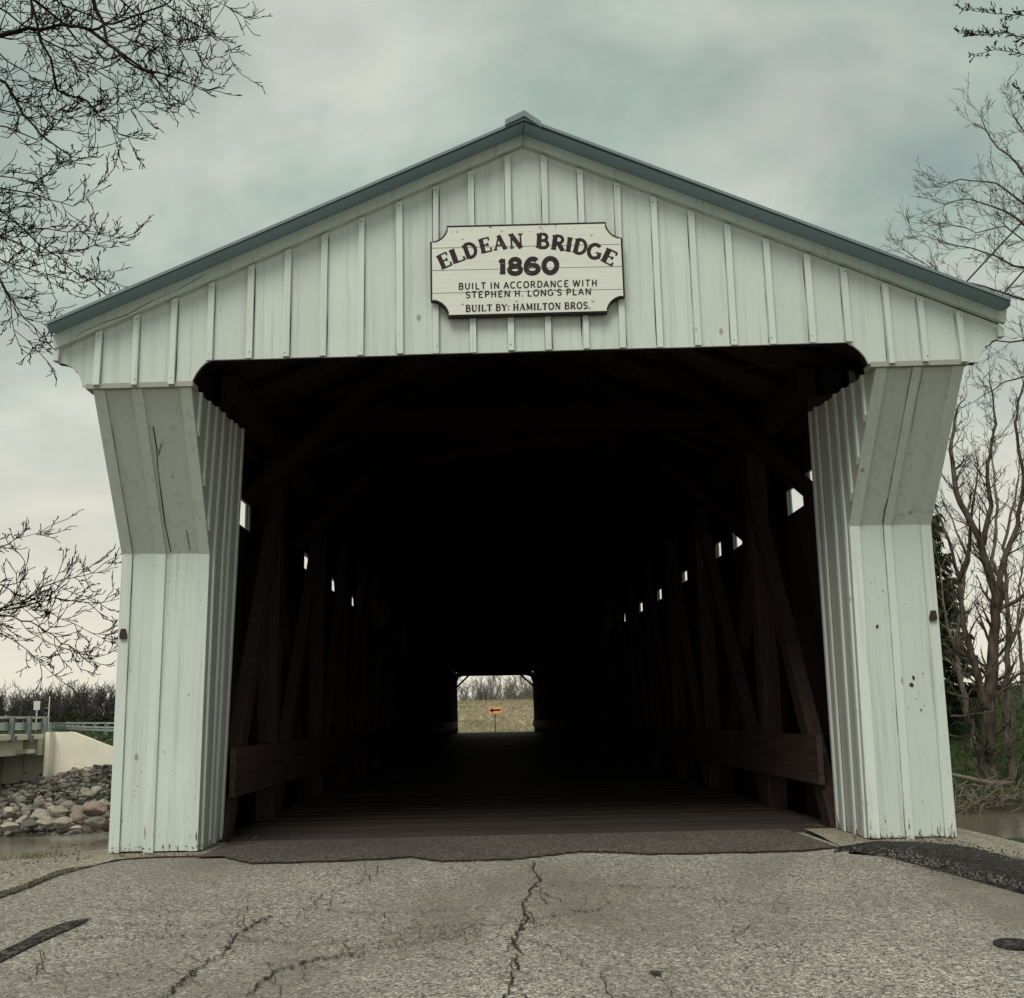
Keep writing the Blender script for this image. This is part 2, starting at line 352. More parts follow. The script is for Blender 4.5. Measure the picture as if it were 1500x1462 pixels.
# road sheet: left edge follows the kerb line seen in the photo
kerb_px = [(-160, 1395), (-60, 1342), (0, 1315), (40, 1302), (80, 1285), (120, 1273), (170, 1260), (215, 1256), (300, 1254), (318, 1249)]
berm_in = [(1222, 1249), (1250, 1246), (1300, 1256), (1360, 1272), (1430, 1291), (1500, 1310), (1600, 1338), (1800, 1395)]
seam = [(312, 1247), (330, 1257), (368, 1266), (430, 1265), (500, 1263), (570, 1259), (600, 1257), (650, 1263), (700, 1262), (760, 1260),
        (800, 1255), (850, 1249), (890, 1250), (950, 1253), (1020, 1252), (1100, 1250), (1170, 1248), (1225, 1243)]
def zr(p, dz=0): return Vector((p.x, p.y, road_z(p.y)+dz))
K = [BG(*p) for p in kerb_px]; I = [BG(*p) for p in berm_in]
m = MB()
L = [Vector((K[0].x-3.2, -9.5, 0)), Vector((K[0].x-2.0, -6, 0))]+K; Rr = [Vector((I[-1].x+2.5, -9.5, 0)), Vector((I[-1].x+.7, -5, 0))]+I[::-1]
rows = [-40, -12, -9, -7, -6, -5, -4, -3, -2.5, -2, -1.6, -1.2, -.9, -.6, -.4, -.2, .0, .3, .7, 1.1, 1.5]
def xat(C, y):
    C = sorted(C, key=lambda p: p.y)
    if y <= C[0].y: return C[0].x
    for a, b in zip(C, C[1:]):
        if a.y <= y <= b.y and b.y > a.y: return lerp(a.x, b.x, (y-a.y)/(b.y-a.y))
    return C[-1].x
NX = 24
for y in rows:
    xl = xat(L, y); xr = xat(Rr, y)
    for i in range(NX+1):
        x = lerp(xl, xr, i/NX); m.v.append((x, y, road_z(y)+noise.noise(Vector((x*.6, y*.6, 1)))*.006*(1 if y < -.9 else 0)))
for j in range(len(rows)-1):
    for i in range(NX): q = j*(NX+1)+i; m.f.append((q, q+1, q+NX+2, q+NX+1))
road = tag(m.build('road', ROAD, None, False, False), kind='structure')
# dark asphalt apron running under the portal, with a ragged front edge
m = MB(); S = [BG(*p) for p in seam]
S2 = []
for a, b in zip(S, S[1:]):
    for k in range(5): p = a.lerp(b, k/5); p.y += U(-.022, .022); S2.append(p)
S2.append(S[-1])
top = [Vector((p.x, 1.78, .006)) for p in S2]
for i, p in enumerate(S2): m.v += [tuple(zr(p, .012)), (p.x, .6, .016), tuple(top[i]), tuple(zr(p, -.02)+Vector((0, -.006, 0)))]
for i in range(len(S2)-1): a, b = i*4, i*4+4; m.f += [(a, b, b+1, a+1), (a+1, b+1, b+2, a+2), (a+3, b+3, b, a)]
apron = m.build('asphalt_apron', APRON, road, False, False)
m = MB()
for a, b in zip(S2, S2[1:]):
    w_ = .010+.012*R(); m.add([zr(a, .0155), zr(b, .0155), zr(b, .0145)-Vector((0, w_, 0.002)), zr(a, .0145)-Vector((0, w_, 0.002))], [(0, 1, 2, 3)])
m.build('seam_crack', CRACK, road, False, False)
# flat dark line for the step's shadow, and dirt, drawn between kerb and road
m = MB()
K2 = []
for a, b in zip(K, K[1:]):
    for k in range(6): p = a.lerp(b, k/6); p.x += U(-.008, .008); p.y += U(-.008, .008); K2.append(p)
for a, b in zip(K2, K2[1:]):
    w1 = .02+.035*noise.noise(a*3)+.025*R(); m.add([zr(a, .006), zr(b, .006), zr(b, .006)-Vector((0, .05+w1, 0)), zr(a, .006)-Vector((0, .05+w1, 0))], [(0, 1, 2, 3)])
m.build('edge_shadow_dirt', CRACK, road, False, False)
# left concrete shoulder (slightly higher than the road), lofted from the kerb line to the top of the bank
m = MB(); OUT = [Vector(p+(0,)) for p in ((-6.3, -9), (-5.6, -4), (-5.0, -1.6), (-4.6, -.5), (-4.35, .05), (-4.05, .5), (-3.85, 1.0), (-3.6, 1.5), (-3.35, 1.9), (-2.62, 1.9))]
def resample(P, n):
    d = [0]
    for a, b in zip(P, P[1:]): d.append(d[-1]+(b-a).length)
    o = []
    for i in range(n+1):
        t = d[-1]*i/n; k = max(j for j in range(len(P)-1) if d[j] <= t+1e-9) if t < d[-1] else len(P)-2; o.append(P[k].lerp(P[k+1], (t-d[k])/max(1e-9, d[k+1]-d[k])))
    return o
KI = [Vector((K[0].x-1.2, K[0].y-3, 0))]+K2; NN = 60; A_, O_ = resample(KI, NN), resample(OUT, NN); NR = 9
for p, o in zip(A_, O_):
    m.v.append(tuple(zr(p, -.03)))
    for k in range(NR):
        t = k/(NR-1); q = p.lerp(o, t); near_pier = sstep(-3.95, -3.55, q.x)*sstep(-.2, .4, q.y)
        h_ = .035*(1-near_pier)+.004+.02*noise.noise(Vector((q.x*4, q.y*4, 2)))*(1-near_pier)*(k > 0); m.v.append((q.x, q.y, road_z(q.y)+h_-(.03 if k == NR-1 else 0)))
    m.v.append((o.x-.12, o.y+.1, -.7))
W1 = NR+2
for i in range(NN):
    for k in range(W1-1): a = i*W1+k; m.f.append((a, a+W1, a+W1+1, a+1))
tag(m.build('shoulder', CONC, None, False, False), kind='structure')
# right: black asphalt berm strip and concrete shoulder behind it
berm_out = [(1232, 1243), (1290, 1236), (1350, 1238), (1405, 1244), (1450, 1254), (1500, 1266), (1600, 1290), (1800, 1340)]
m = MB(); O = [BG(*p) for p in berm_out]
def dense(P, n=6, j=.012):
    o = []
    for a, b in zip(P, P[1:]):
        for k in range(n): p = a.lerp(b, k/n); p.x += U(-j, j); p.y += U(-j, j); o.append(p)
    return o+[P[-1]]
I2 = dense(I, 9, .022); O2 = dense(O, 9, .022)
for a, b in zip(I2, O2):
    mid_ = a.lerp(b, .45); h_ = .02+.03*min(1, (b-a).length)
    m.v += [tuple(zr(a, -.01)), tuple(zr(a.lerp(b, .12), .012+h_*.3)), tuple(zr(mid_, h_)), tuple(zr(b, h_*.6)), tuple(zr(b+Vector((.02, .02, 0)), -.02))]
for i in range(len(I2)-1):
    for k in range(4): a = i*5+k; m.f.append((a, a+5, a+6, a+1))
tag(m.build('asphalt_kerb', BERM, None, True, False), kind='structure')
m = MB()
for b in O2:
    ye = 1.7 if b.x < 3.42 else max(edge_y(b.x)+.2, b.y+.25)
    for k in range(6):
        y_ = lerp(b.y-.1, ye, k/5); m.v.append((b.x+.02*k, y_, road_z(y_)+.008+.012*noise.noise(Vector((b.x*2, y_*2, 0)))))
    m.v.append((b.x+.1, ye+.15, -.6))
for i in range(len(O2)-1):
    for k in range(6): a = i*7+k; m.f.append((a, a+7, a+8, a+1))
tag(m.build('gravel_shoulder', CONC, None, False, False), kind='structure')
# cracks, tar streak and metal cap in the road
def ribbon(mb, px, wpx, jit=3, dz=.008):
    P = []
    for (a, b) in zip(px, px[1:]):
        n = max(2, int(math.dist(a, b)/5))
        for k in range(n): t = k/n; P.append((lerp(a[0], b[0], t)+U(-jit, jit), lerp(a[1], b[1], t)+U(-jit, jit)*.6))
    P.append(px[-1]); Q = [BG(*p) for p in P]
    for i in range(len(Q)-1):
        d = Q[i+1]-Q[i]; s_ = Vector((-d.y, d.x, 0)).normalized()*(wpx*.5*(.35+.9*R()))
        if i == 0: a0, a1 = Q[i]+s_*.2, Q[i]-s_*.2
        b0, b1 = Q[i+1]+s_, Q[i+1]-s_
        mb.add([zr(a0, dz), zr(a1, dz), zr(b1, dz), zr(b0, dz)], [(0, 1, 2, 3)]); a0, a1 = b0, b1
m = MB()
for px, wd in (([(780, 1262), (790, 1290), (768, 1320), (772, 1350), (752, 1375), (758, 1410), (740, 1462), (735, 1520)], .022),
               ([(400, 1340), (355, 1365), (335, 1390), (290, 1420), (262, 1440), (240, 1470)], .016),
               ([(95, 1375), (210, 1374), (330, 1370), (450, 1388), (540, 1375), (600, 1362), (700, 1352)], .008),
               ([(540, 1398), (470, 1405), (400, 1425), (360, 1462)], .011), ([(700, 1368), (600, 1385), (520, 1392)], .009),
               ([(780, 1350), (850, 1337), (900, 1332)], .009), ([(60, 1412), (52, 1430)], .01), ([(1000, 1316), (1080, 1322), (1160, 1326)], .005),
               ([(150, 1355), (260, 1357), (400, 1350)], .005), ([(1130, 1402), (1180, 1406)], .004), ([(955, 1427), (964, 1429)], .012), ([(120, 1330), (260, 1336), (420, 1330), (560, 1340), (720, 1330)], .004), ([(430, 1345), (480, 1310), (540, 1290), (560, 1268)], .006), ([(752, 1352), (700, 1356), (640, 1372), (560, 1380), (500, 1395)], .007), ([(620, 1400), (700, 1415), (745, 1408)], .005), ([(800, 1300), (870, 1296), (960, 1302), (1040, 1298)], .004), ([(860, 1400), (960, 1385), (1060, 1392), (1180, 1380)], .003), ([(752, 1375), (820, 1392), (880, 1430), (900, 1470)], .006), ([(20, 1440), (140, 1425), (240, 1438)], .005), ([(1075, 1372), (1084, 1374)], .01)):
    ribbon(m, px, wd*.46+.003, 4.5)
    for k in range(len(px)*3):                             # short branching cracks leaving the main one
        i = random.randrange(len(px)-1); t = R(); x_, y_ = lerp(px[i][0], px[i+1][0], t), lerp(px[i][1], px[i+1][1], t); a_ = U(0, 6.28); P_ = [(x_, y_)]
        for q in range(random.randint(2, 5)): a_ += U(-.7, .7); x_ += math.cos(a_)*U(8, 20); y_ += math.sin(a_)*U(3, 9); P_.append((x_, y_))
        ribbon(m, P_, wd*.25+.0012, 2.5)
    for k in range(int(len(px)*9*(wd > .01))):             # crumbled pits beside it
        i = random.randrange(len(px)-1); t = R(); x_, y_ = lerp(px[i][0], px[i+1][0], t)+U(-5, 5), lerp(px[i][1], px[i+1][1], t)+U(-3, 3); c_ = zr(BG(x_, y_), .0085+.0003*(k % 7)); s2 = U(.004, .016)
        m.add([c_+Vector((math.cos(a)*s2*U(.5, 1.2), math.sin(a)*s2*U(.5, 1.2), 0)) for a in [q*math.pi/3.5 for q in range(7)]], [tuple(range(7))])
m.build('road_crack', CRACK, road, False, False)
m = MB(); m.add([zr(BG(*p), .01) for p in ((-40, 1432), (-60, 1424), (0, 1396), (35, 1380), (60, 1366), (100, 1352), (134, 1347), (118, 1356), (60, 1382), (0, 1411))], [tuple(range(9))])
m.build('tar_streak', BERM, road, False, False)
m = MB(); c0 = BG(1488, 1386)
m.prism([zr(c0+Vector((.1*math.cos(a), .1*math.sin(a), 0)), .004) for a in [k*math.pi/10 for k in range(20)]], (0, 0, .01)); m.build('survey_cap', BERM, road)
LEAFY = True

# ------------------------------------------------------------------ covered bridge
bridge = thing('covered_bridge', 'white board and batten covered bridge with dark timber tunnel spanning the river', 'covered bridge')
def outline(px, y0=0.0): return [BS(x, y, y0) for x, y in px]
BOT = outline([(79.4, 530), (94, 532), (106, 537.6), (113, 544), (118, 555), (120.6, 565.6), (278, 562), (281, 558), (287, 546.5), (294, 537), (301, 530.5), (309, 527),
               (1240, 501), (1251, 506.5), (1260, 514), (1267, 522), (1272, 532), (1434, 529.5), (1436, 520), (1439, 512), (1446, 503), (1456, 497), (1469, 494)])
RIDGE = BS(768, 172, -.24); EL = BS(68, 472, -.24); ER = BS(1481, 437, -.24)
def roof_z(x): return lerp(RIDGE.z, EL.z, (RIDGE.x-x)/(RIDGE.x-EL.x)) if x < RIDGE.x else lerp(RIDGE.z, ER.z, (x-RIDGE.x)/(ER.x-RIDGE.x))
def bot_z(x):
    P = BOT
    if x <= P[0].x: return P[0].z
    for a, b in zip(P, P[1:]):
        if a.x <= x <= b.x and b.x > a.x: return lerp(a.z, b.z, (x-a.x)/(b.x-a.x))
    return P[-1].z
bx = sorted(p.x for p in BOT)
def gable_piece(x1, x2, y0, th, zt_off, zb_off=0.0, mb=None):
    mb = mb or MB(); X = [x1]+[q for q in bx if x1+.004 < q < x2-.004]+([RIDGE.x] if x1 < RIDGE.x < x2 else [])+[x2]; X.sort()
    lo = [Vector((x, y0+SK*x, bot_z(x)-zb_off)) for x in X]; hi = [Vector((x, y0+SK*x, roof_z(x)-zt_off)) for x in X]
    n = len(mb.v); k = len(X)
    for p in lo+hi: mb.v.append(tuple(p))
    for p in lo+hi: mb.v.append((p.x, p.y+th, p.z))
    for i in range(k-1):
        mb.f += [(n+i, n+i+1, n+k+i+1, n+k+i), (n+2*k+i, n+3*k+i, n+3*k+i+1, n+2*k+i+1), (n+i, n+2*k+i, n+2*k+i+1, n+i+1), (n+k+i, n+k+i+1, n+3*k+i+1, n+3*k+i)]
    mb.f += [(n, n+k, n+3*k, n+2*k), (n+k-1, n+3*k-1, n+4*k-1, n+2*k-1)]
    return mb
gable = gable_piece(BOT[0].x+.01, BOT[-1].x-.01, .022, .09, .06, -.006).build('gable_wall', OLDX, bridge)
bat_px = [(144, 545), (198, 545), (253, 545), (308, 520), (366, 520), (420, 520), (474, 520), (529, 520), (585, 520), (640, 518), (693, 517), (749, 516), (804, 514), (858, 513),
          (913, 512), (967, 511), (1022, 509), (1075, 507), (1131, 505), (1190, 503), (1242, 498), (1303, 515), (1353, 515), (1408, 515)]
bats = [BS(x, y, 0).x for x, y in bat_px]; cols = [BOT[0].x]+bats+[BOT[-1].x]
for a, b in zip(cols, cols[1:]):
    gable_piece(a+.002, b-.002, U(-.002, .001), .021, .12, U(0, .006)).build('board', WHITE, gable)
BW = .047
for q in [BOT[0].x+.026]+bats+[BOT[-1].x-.026]:
    w_ = BW*U(.9, 1.12)
    mb = MB(); l, r_ = q-w_/2, q+w_/2; dz = U(0, .012); t = U(-.006, .006)
    zb_ = (bot_z(q)-dz) if BOT[5].x < q < BOT[-6].x else bot_z(q)+.002; zt_ = lambda x: roof_z(x)-.15
    y_ = -.036+SK*q
    mb.hexa((l+t, y_, zb_), (r_+t, y_+SK*w_, zb_), (r_, y_+SK*w_, zt_(r_)), (l, y_, zt_(l)), (0, .028, 0)); mb.build('batten', BAT, gable)
for q in bats:
    for zz in (bot_z(q)+.035, roof_z(q)-.19):
        if R() < .25: continue
        mb = MB(); c_ = Vector((q+U(-.012, .012), -.0365+SK*q, zz+U(-.008, .012))); s2 = U(.0025, .0055)
        mb.prism([c_+Vector((math.cos(a)*s2, 0, math.sin(a)*s2*1.4)) for a in [k*math.pi/3 for k in range(6)]], (0, -.0015, 0)); mb.build('nail', KNOT, gable)
jm = MB()
for q in bats:
    for e_ in (-1, 1):
        z0_, z1_ = bot_z(q)+.01, roof_z(q)-.16; n_ = int((z1_-z0_)/.06)+1
        for k in range(n_):
            x_ = q+e_*(BW/2+.0035); w0, w1 = [max(.0002, .0011+.0042*noise.noise(Vector((q*9, (z0_+(z1_-z0_)*kk/n_)*3.1, e_)))) for kk in (k, k+1)]; za_, zb2 = lerp(z0_, z1_, k/n_), lerp(z0_, z1_, (k+1)/n_); yj = -.0045+SK*x_
            jm.add([(x_-w0, yj, za_), (x_+w0, yj, za_), (x_+w1, yj, zb2), (x_-w1, yj, zb2)], [(0, 1, 2, 3)])
tag(jm.build('joint_gap', GAP, gable, False, False), kind='stuff')
# joint gaps above are flat dark strips along the batten edges; frieze boards, sloped slate moulding, roof edge strip
FR = dict(lt=BS(77, 491, -.055), lb=BS(79, 511, -.05), ct=BS(766, 189, -.05), cb=BS(766, 211, -.05), rt=BS(1475, 453, -.05), rb=BS(1473, 473, -.05))
one('frieze_board', TRIM, (FR['lb'], FR['cb'], FR['ct'], FR['lt'], (0, .046, 0)), gable)
d_ = Vector((.004, 0, -.004)); one('frieze_board', TRIM, (FR['cb']+d_, FR['rb'], FR['rt'], FR['ct']+d_, (0, .046, 0)), gable)
# short crack-like split in the left frieze board is a thin recessed strip proud by 1 mm
mb = MB(); P = [BS(x, y, -.0515) for x, y in ((112, 494), (118, 488), (150, 474), (185, 462), (225, 440), (262, 424), (300, 403))]
for a, b in zip(P, P[1:]): w_ = Vector((0, 0, U(.003, .008))); mb.add([a, b, b+w_, a+w_], [(0, 1, 2, 3)])
mb.build('split', GAP, gable, False, False)
def moulding(ea, eb, ca, cb_):                           # slope from the roof edge back to the frieze, in two facets
    up = Vector((0, 0, .03)); m1a = ea.lerp(eb, .5)+Vector((0, -.025, -.01)); m1c = ca.lerp(cb_, .5)+Vector((0, -.025, -.01)); mb = MB()
    V = [ea, m1a, eb, eb+Vector((0, .04, .05)), ea+Vector((0, .22, 0)), ca, m1c, cb_, cb_+Vector((0, .04, .05)), ca+Vector((0, .22, 0))]
    mb.add(V, [(0, 5, 6, 1), (1, 6, 7, 2), (2, 7, 8, 3), (3, 8, 9, 4), (4, 9, 5, 0), (0, 1, 2, 3, 4), (9, 8, 7, 6, 5)]); return mb
lt, lb_, ct1, cb1 = BS(69, 477, -.235), FR['lt']+Vector((0, -.012, .002)), BS(767, 179, -.235), FR['ct']+Vector((0, -.012, .002))
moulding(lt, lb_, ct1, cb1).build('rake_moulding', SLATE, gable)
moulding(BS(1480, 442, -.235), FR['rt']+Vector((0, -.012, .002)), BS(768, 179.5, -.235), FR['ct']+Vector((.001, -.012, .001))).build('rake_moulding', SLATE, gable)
YB = 70.6
roof = link('roof', None, bridge)
for E_, nm in ((EL, 'l'), (ER, 'r')):
    mb = MB(); a, b = Vector((E_.x, E_.y, E_.z+.004)), Vector((RIDGE.x, RIDGE.y, RIDGE.z+.004)); th = Vector((0, 0, .024))
    mb.v += [tuple(a-th), tuple(b-th), tuple(b), tuple(a)]; L_ = [(E_.x, YB, E_.z+.1), (RIDGE.x, YB, RIDGE.z+.1)]
    mb.v += [(L_[0][0], YB, L_[0][2]-.035), (L_[1][0], YB, L_[1][2]-.035), L_[1], L_[0]]
    mb.f += [(0, 1, 2, 3), (7, 6, 5, 4)]+[(i, 4+i, 4+(i+1) % 4, (i+1) % 4) for i in range(4)]; rs = mb.build('roof_sheet', ROOF, roof)
    mb = MB()
    for k in range(1, 140):                                # standing seams down the slope
        y = k*.5; s_ = y/YB*.1; mb.beam((E_.x*.995, y, E_.z+s_+.015), (RIDGE.x, y, RIDGE.z+s_+.015), .02, .04)
    mb.build('standing_seam', ROOF, rs)
ca, cl, cr = BS(768, 161, -.26), BS(740, 175, -.26), BS(793, 178, -.26)
dn = Vector((0, 0, -.045))
mb = MB(); mb.prism([cl+dn, ca+dn*1.1, cr+dn, cr, ca, cl], (0, YB+.3, .1)); mb.build('ridge_cap', ROOF, roof)

# piers: flared upper skin, vertical lower skin, inner return, outer side
A_Y, B_Y = .93, 1.72
sills = []
def pier(side, px):
    tl, tr, ml, mr, bl, br = [BS(*p, y) for p, y in zip(px, (.04, .04, A_Y, A_Y, A_Y, A_Y))]
    bl.z = br.z = .012
    pr = link('pier', None, bridge)
    inner, outer = ((tr, mr, br), (tl, ml, bl)) if side < 0 else ((tl, ml, bl), (tr, mr, br))
    def q(row, t): return row[0].lerp(row[1], t)
    T, Mm, Bb = (tl, tr), (ml, mr), (bl, br)
    seg = [(.0, .47), (.47, 1.)] if side < 0 else [(0, .48), (.48, 1.)]
    n_f = (mr-ml).cross(tl-ml).normalized(); n_f = n_f if n_f.y < 0 else -n_f
    for s0, s1 in seg:
        off = Vector((0, .02, 0))
        one('board', WHITE, (q(Mm, s0+.004), q(Mm, s1-.004), q(T, s1-.004), q(T, s0+.004), off+Vector((0, .0, .0))), pr)
        dz = Vector((0, 0, U(.0, .012)))
        one('board', WHITE, (q(Bb, s0+.004)+dz, q(Bb, s1-.004)+dz, q(Mm, s1-.004), q(Mm, s0+.004), off), pr)
    bw = .085
    W_ = (mr-ml).length
    for c_, wpx in ((0, 1), (.5, 1), (1, 1)):
        h = bw/W_; a0, a1 = (0, h) if c_ == 0 else ((1-h, 1) if c_ == 1 else ((.39, .39+h*.95) if side < 0 else (.425, .425+h*.7)))
        o = n_f*.024
        one('batten', BAT, (q(Mm, a0)+o, q(Mm, a1)+o, q(T, a1)+o, q(T, a0)+o, -n_f*.0225), pr)
        o = Vector((0, -.024, 0)); dz = Vector((0, 0, U(-.012, .004)))
        one('batten', BAT, (q(Bb, a0)+o+dz, q(Bb, a1)+o+dz, q(Mm, a1)+o, q(Mm, a0)+o, Vector((0, .0225, 0))), pr)
    jm = MB()
    for a0 in ((.0+bw/W_, .39, .47) if side < 0 else (.0+bw/W_, .425, .93)):
        for (P0, P1, oy) in ((Mm, T, n_f*.003), (Bb, Mm, Vector((0, -.003, 0)))):
            for k in range(26):
                t0, t1 = k/26, (k+1.0)/26; w0, w1 = [max(.0002, .0014+.006*noise.noise(Vector((a0*31+side, kk*.37, P0[0].z)))) for kk in (k, k+1)]
                A, C_ = q(P0, a0).lerp(q(P1, a0), t0)+oy, q(P0, a0).lerp(q(P1, a0), t1)+oy
                jm.add([A-Vector((w0, 0, 0)), A+Vector((w0, 0, 0)), C_+Vector((w1, 0, 0)), C_-Vector((w1, 0, 0))], [(0, 1, 2, 3)])
    tag(jm.build('joint_gap', GAP, pr, False, False), kind='stuff')
    # ledge under the gable wing
    l0, l1 = tl.copy(), tr.copy(); l0.x -= .05; l1.x += .02
    one('ledge', LEDGE, (l0+Vector((0, -.05, -.012)), l1+Vector((0, -.05, -.012)), l1+Vector((0, -.05, .028)), l0+Vector((0, -.05, .028)), (0, .16, 0)), pr)
    # inner return wall of vertical boards, its top level and its front edge following the flare
    def ri(y, z):                                         # x of the inner face
        if z >= Mm[0].z: f = lerp(inner[1].x, inner[0].x, min(1, (z-inner[1].z)/(inner[0].z-inner[1].z)))
        else: f = lerp(inner[2].x, inner[1].x, max(0, z/inner[1].z))
        b_ = BS(355, 630, B_Y).x if side < 0 else BS(1186, 605, B_Y).x; b0 = BS(322, 1240, B_Y).x if side < 0 else BS(1228, 1215, B_Y).x
        bk = lerp(b0, b_, z/3.7); yf = A_Y if z < inner[1].z else lerp(A_Y, .04, (z-inner[1].z)/(inner[0].z-inner[1].z))
        return lerp(f, bk, min(1, max(0, (y-yf)/(B_Y-yf))))
    zt_ = BS(355, 630, B_Y).z if side < 0 else BS(1186, 605, B_Y).z
    zf = inner[0].z
    def zlow(y): return .014 if y >= A_Y else lerp(inner[0].z, inner[1].z, max(0, (y-.04)/(A_Y-.04)))
    def ztop(y): return lerp(zf, zt_, (y-.04)/(B_Y-.04))+.006*math.sin(y*9)
    def wall_strip(y1, y2, off, th, mat, name):
        mb = MB(); Y = [y1]+([A_Y] if y1 < A_Y-.005 and y2 > A_Y+.005 else [])+[y2]
        for i in range(len(Y)-1):
            ya, yb = Y[i]+1e-4, Y[i+1]-1e-4
            za, zb2 = zlow(ya+.002), zlow(yb-.002)
            if ya >= A_Y-.001: za = zb2 = .014
            elif i == 0 and yb > A_Y-.01: zb2 = inner[1].z
            P = [Vector((ri(y, z)-side*off, y+SK*ri(y, z), z)) for y, z in ((ya, za), (yb, zb2), (yb, ztop(yb)), (ya, ztop(ya)))]
            if abs(P[0].z-P[3].z) < .01 and abs(P[1].z-P[2].z) < .01: continue
            if P[0].z < 2 and i >= 0:                      # split at the flare height so the strip keeps the lean of the corner
                zm = inner[1].z
                Q = [Vector((ri(y, zm)-side*off, y+SK*ri(y, zm), zm)) for y in (ya, yb)]
                mb.hexa(P[0], P[1], Q[1], Q[0], (side*th, 0, 0)); mb.hexa(Q[0], Q[1], P[2], P[3], (side*th, 0, 0))
            else: mb.hexa(*P, (side*th, 0, 0))
        if mb.v: mb.build(name, mat, pr)
    nb = 7; yy = [.045+(B_Y-.045)*i/nb+(U(-.03, .03) if 0 < i < nb else 0) for i in range(nb+1)]
    for i in range(nb): wall_strip(yy[i]+.002, yy[i+1]-.002, 0, .02, WORN_SHADE, 'board')
    for i in range(1, nb+1): c_ = min(yy[i], B_Y-.03); hw = U(.019, .028); wall_strip(c_-hw, c_+hw, U(.02, .027), .0195, BAT, 'batten')
    # outer side
    for y1, y2 in ((A_Y, 1.3), (1.3, B_Y)):
        x_ = lambda z: lerp(outer[2].x, outer[1].x, z/outer[1].z)
        one('board', WHITE, ((outer[2].x, y1+SK*outer[2].x, .014), (outer[2].x, y2+SK*outer[2].x, .014), (outer[1].x, y2+SK*outer[1].x, outer[1].z), (outer[1].x, y1+SK*outer[1].x, outer[1].z), (-side*.02, 0, 0)), pr)
    mb = MB(); o1, o0 = outer[1], outer[0]
    mb.prism([o1+Vector((-side*.001, .002, 0)), Vector((o1.x-side*.001, B_Y+SK*o1.x, o1.z)), Vector((o0.x-side*.001, B_Y+SK*o0.x, o0.z)), o0+Vector((-side*.001, .004, 0))], (-side*.02, 0, 0)); mb.build('board', WHITE, pr)
    # back
    mb = MB(); xi_, xo_ = ri(B_Y, 1), outer[1].x; a, b = sorted((xi_+side*.03, xo_-side*.02)); mb.box(a, b, B_Y-.03, B_Y, .02, 3.9); mb.build('back_frame', OLD, pr)
    return pr, (tl, tr, ml, mr, bl, br)
pl, PLp = pier(-1, [(138, 570), (281, 566), (180, 811), (308, 811), (160, 1252), (290, 1249)])
prr, PRp = pier(1, [(1282, 538), (1411, 534), (1243, 770), (1362, 768), (1272, 1228), (1400, 1226)])
# marks and fittings on the piers
def disc(px, py, rpx, y0, mat, name, par, ky=1.3):
    c_ = BS(px, py, y0); s_ = 8.9/F_PX; mb = MB(); n = 9
    P = [c_+Vector((math.cos(a)*rpx*s_*U(.75, 1.2), 0, math.sin(a)*rpx*ky*s_*U(.75, 1.2))) for a in [2*math.pi*k/n for k in range(n)]]
    mb.prism(P, (0, -.004, 0)); mb.build(name, mat, par)
disc(1285, 918, 2.4, A_Y, KNOT, 'knot_hole', prr); disc(1335, 1003, 3.2, A_Y, KNOT, 'knot_hole', prr, 1.1); disc(1338, 993, 1.8, A_Y, KNOT, 'knot_hole', prr, 2.0)
disc(1349, 1040, 1.2, A_Y, KNOT, 'knot_hole', prr)
for px, py, par, s_ in ((180, 928, pl, -1), (1368, 901, prr, 1)):
    mb = MB(); mb.prism([BS(px+a, py+b, A_Y-.05) for a, b in ((-3, -7), (3, -7), (5.5, 5), (3, 8), (-5, 8), (-5.5, 3))], (0, .026, 0)); mb.build('reflector_bracket', IRON, par)  # small iron bracket of a reflector on each pier face
for k in range(26):
    px, py = (U(168, 285), U(830, 1240)) if k % 2 else (U(1255, 1385), U(790, 1215)); disc(px, py, U(.5, .9), A_Y-.024 if False else A_Y, KNOT, 'nail', pl if k % 2 else prr, 1.0)
for px, py, L_ in ((190, 640, 0),):
    P = [BS(x, y, yy_) for x, y, yy_ in ((228, 655, .35), (235, 700, .5), (243, 760, .73), (249, 808, .92))]
def flare_pt(Q, s_, t, o=.004):                            # point on the flared skin, t = 0 top .. 1 bottom
    tl, tr, ml, mr = Q[:4]; p = tl.lerp(tr, s_).lerp(ml.lerp(mr, s_), t); p = p.copy(); p.y -= o; p.z -= o*.6; return p
def split(Q, pts, w0, par):
    mb = MB(); P = [flare_pt(Q, *p) for p in pts]
    for i, (a, b) in enumerate(zip(P, P[1:])): wa = Vector((w0*U(.6, 1.2), 0, 0)); mb.add([a, b, b+wa, a+wa], [(0, 1, 2, 3)])
    mb.build('split', GAP, par, False, False)
split(PLp, [(.545, .22), (.55, .36), (.535, .45), (.53, .6), (.525, .8), (.55, .99)], .008, pl); split(PLp, [(.61, .32), (.56, .39)], .006, pl); split(PLp, [(.76, .85), (.77, .98)], .006, pl)
split(PRp, [(.415, .67), (.42, .8), (.40, .9), (.41, .99)], .007, prr); split(PRp, [(.55, .02), (.54, .2), (.55, .4)], .003, prr)

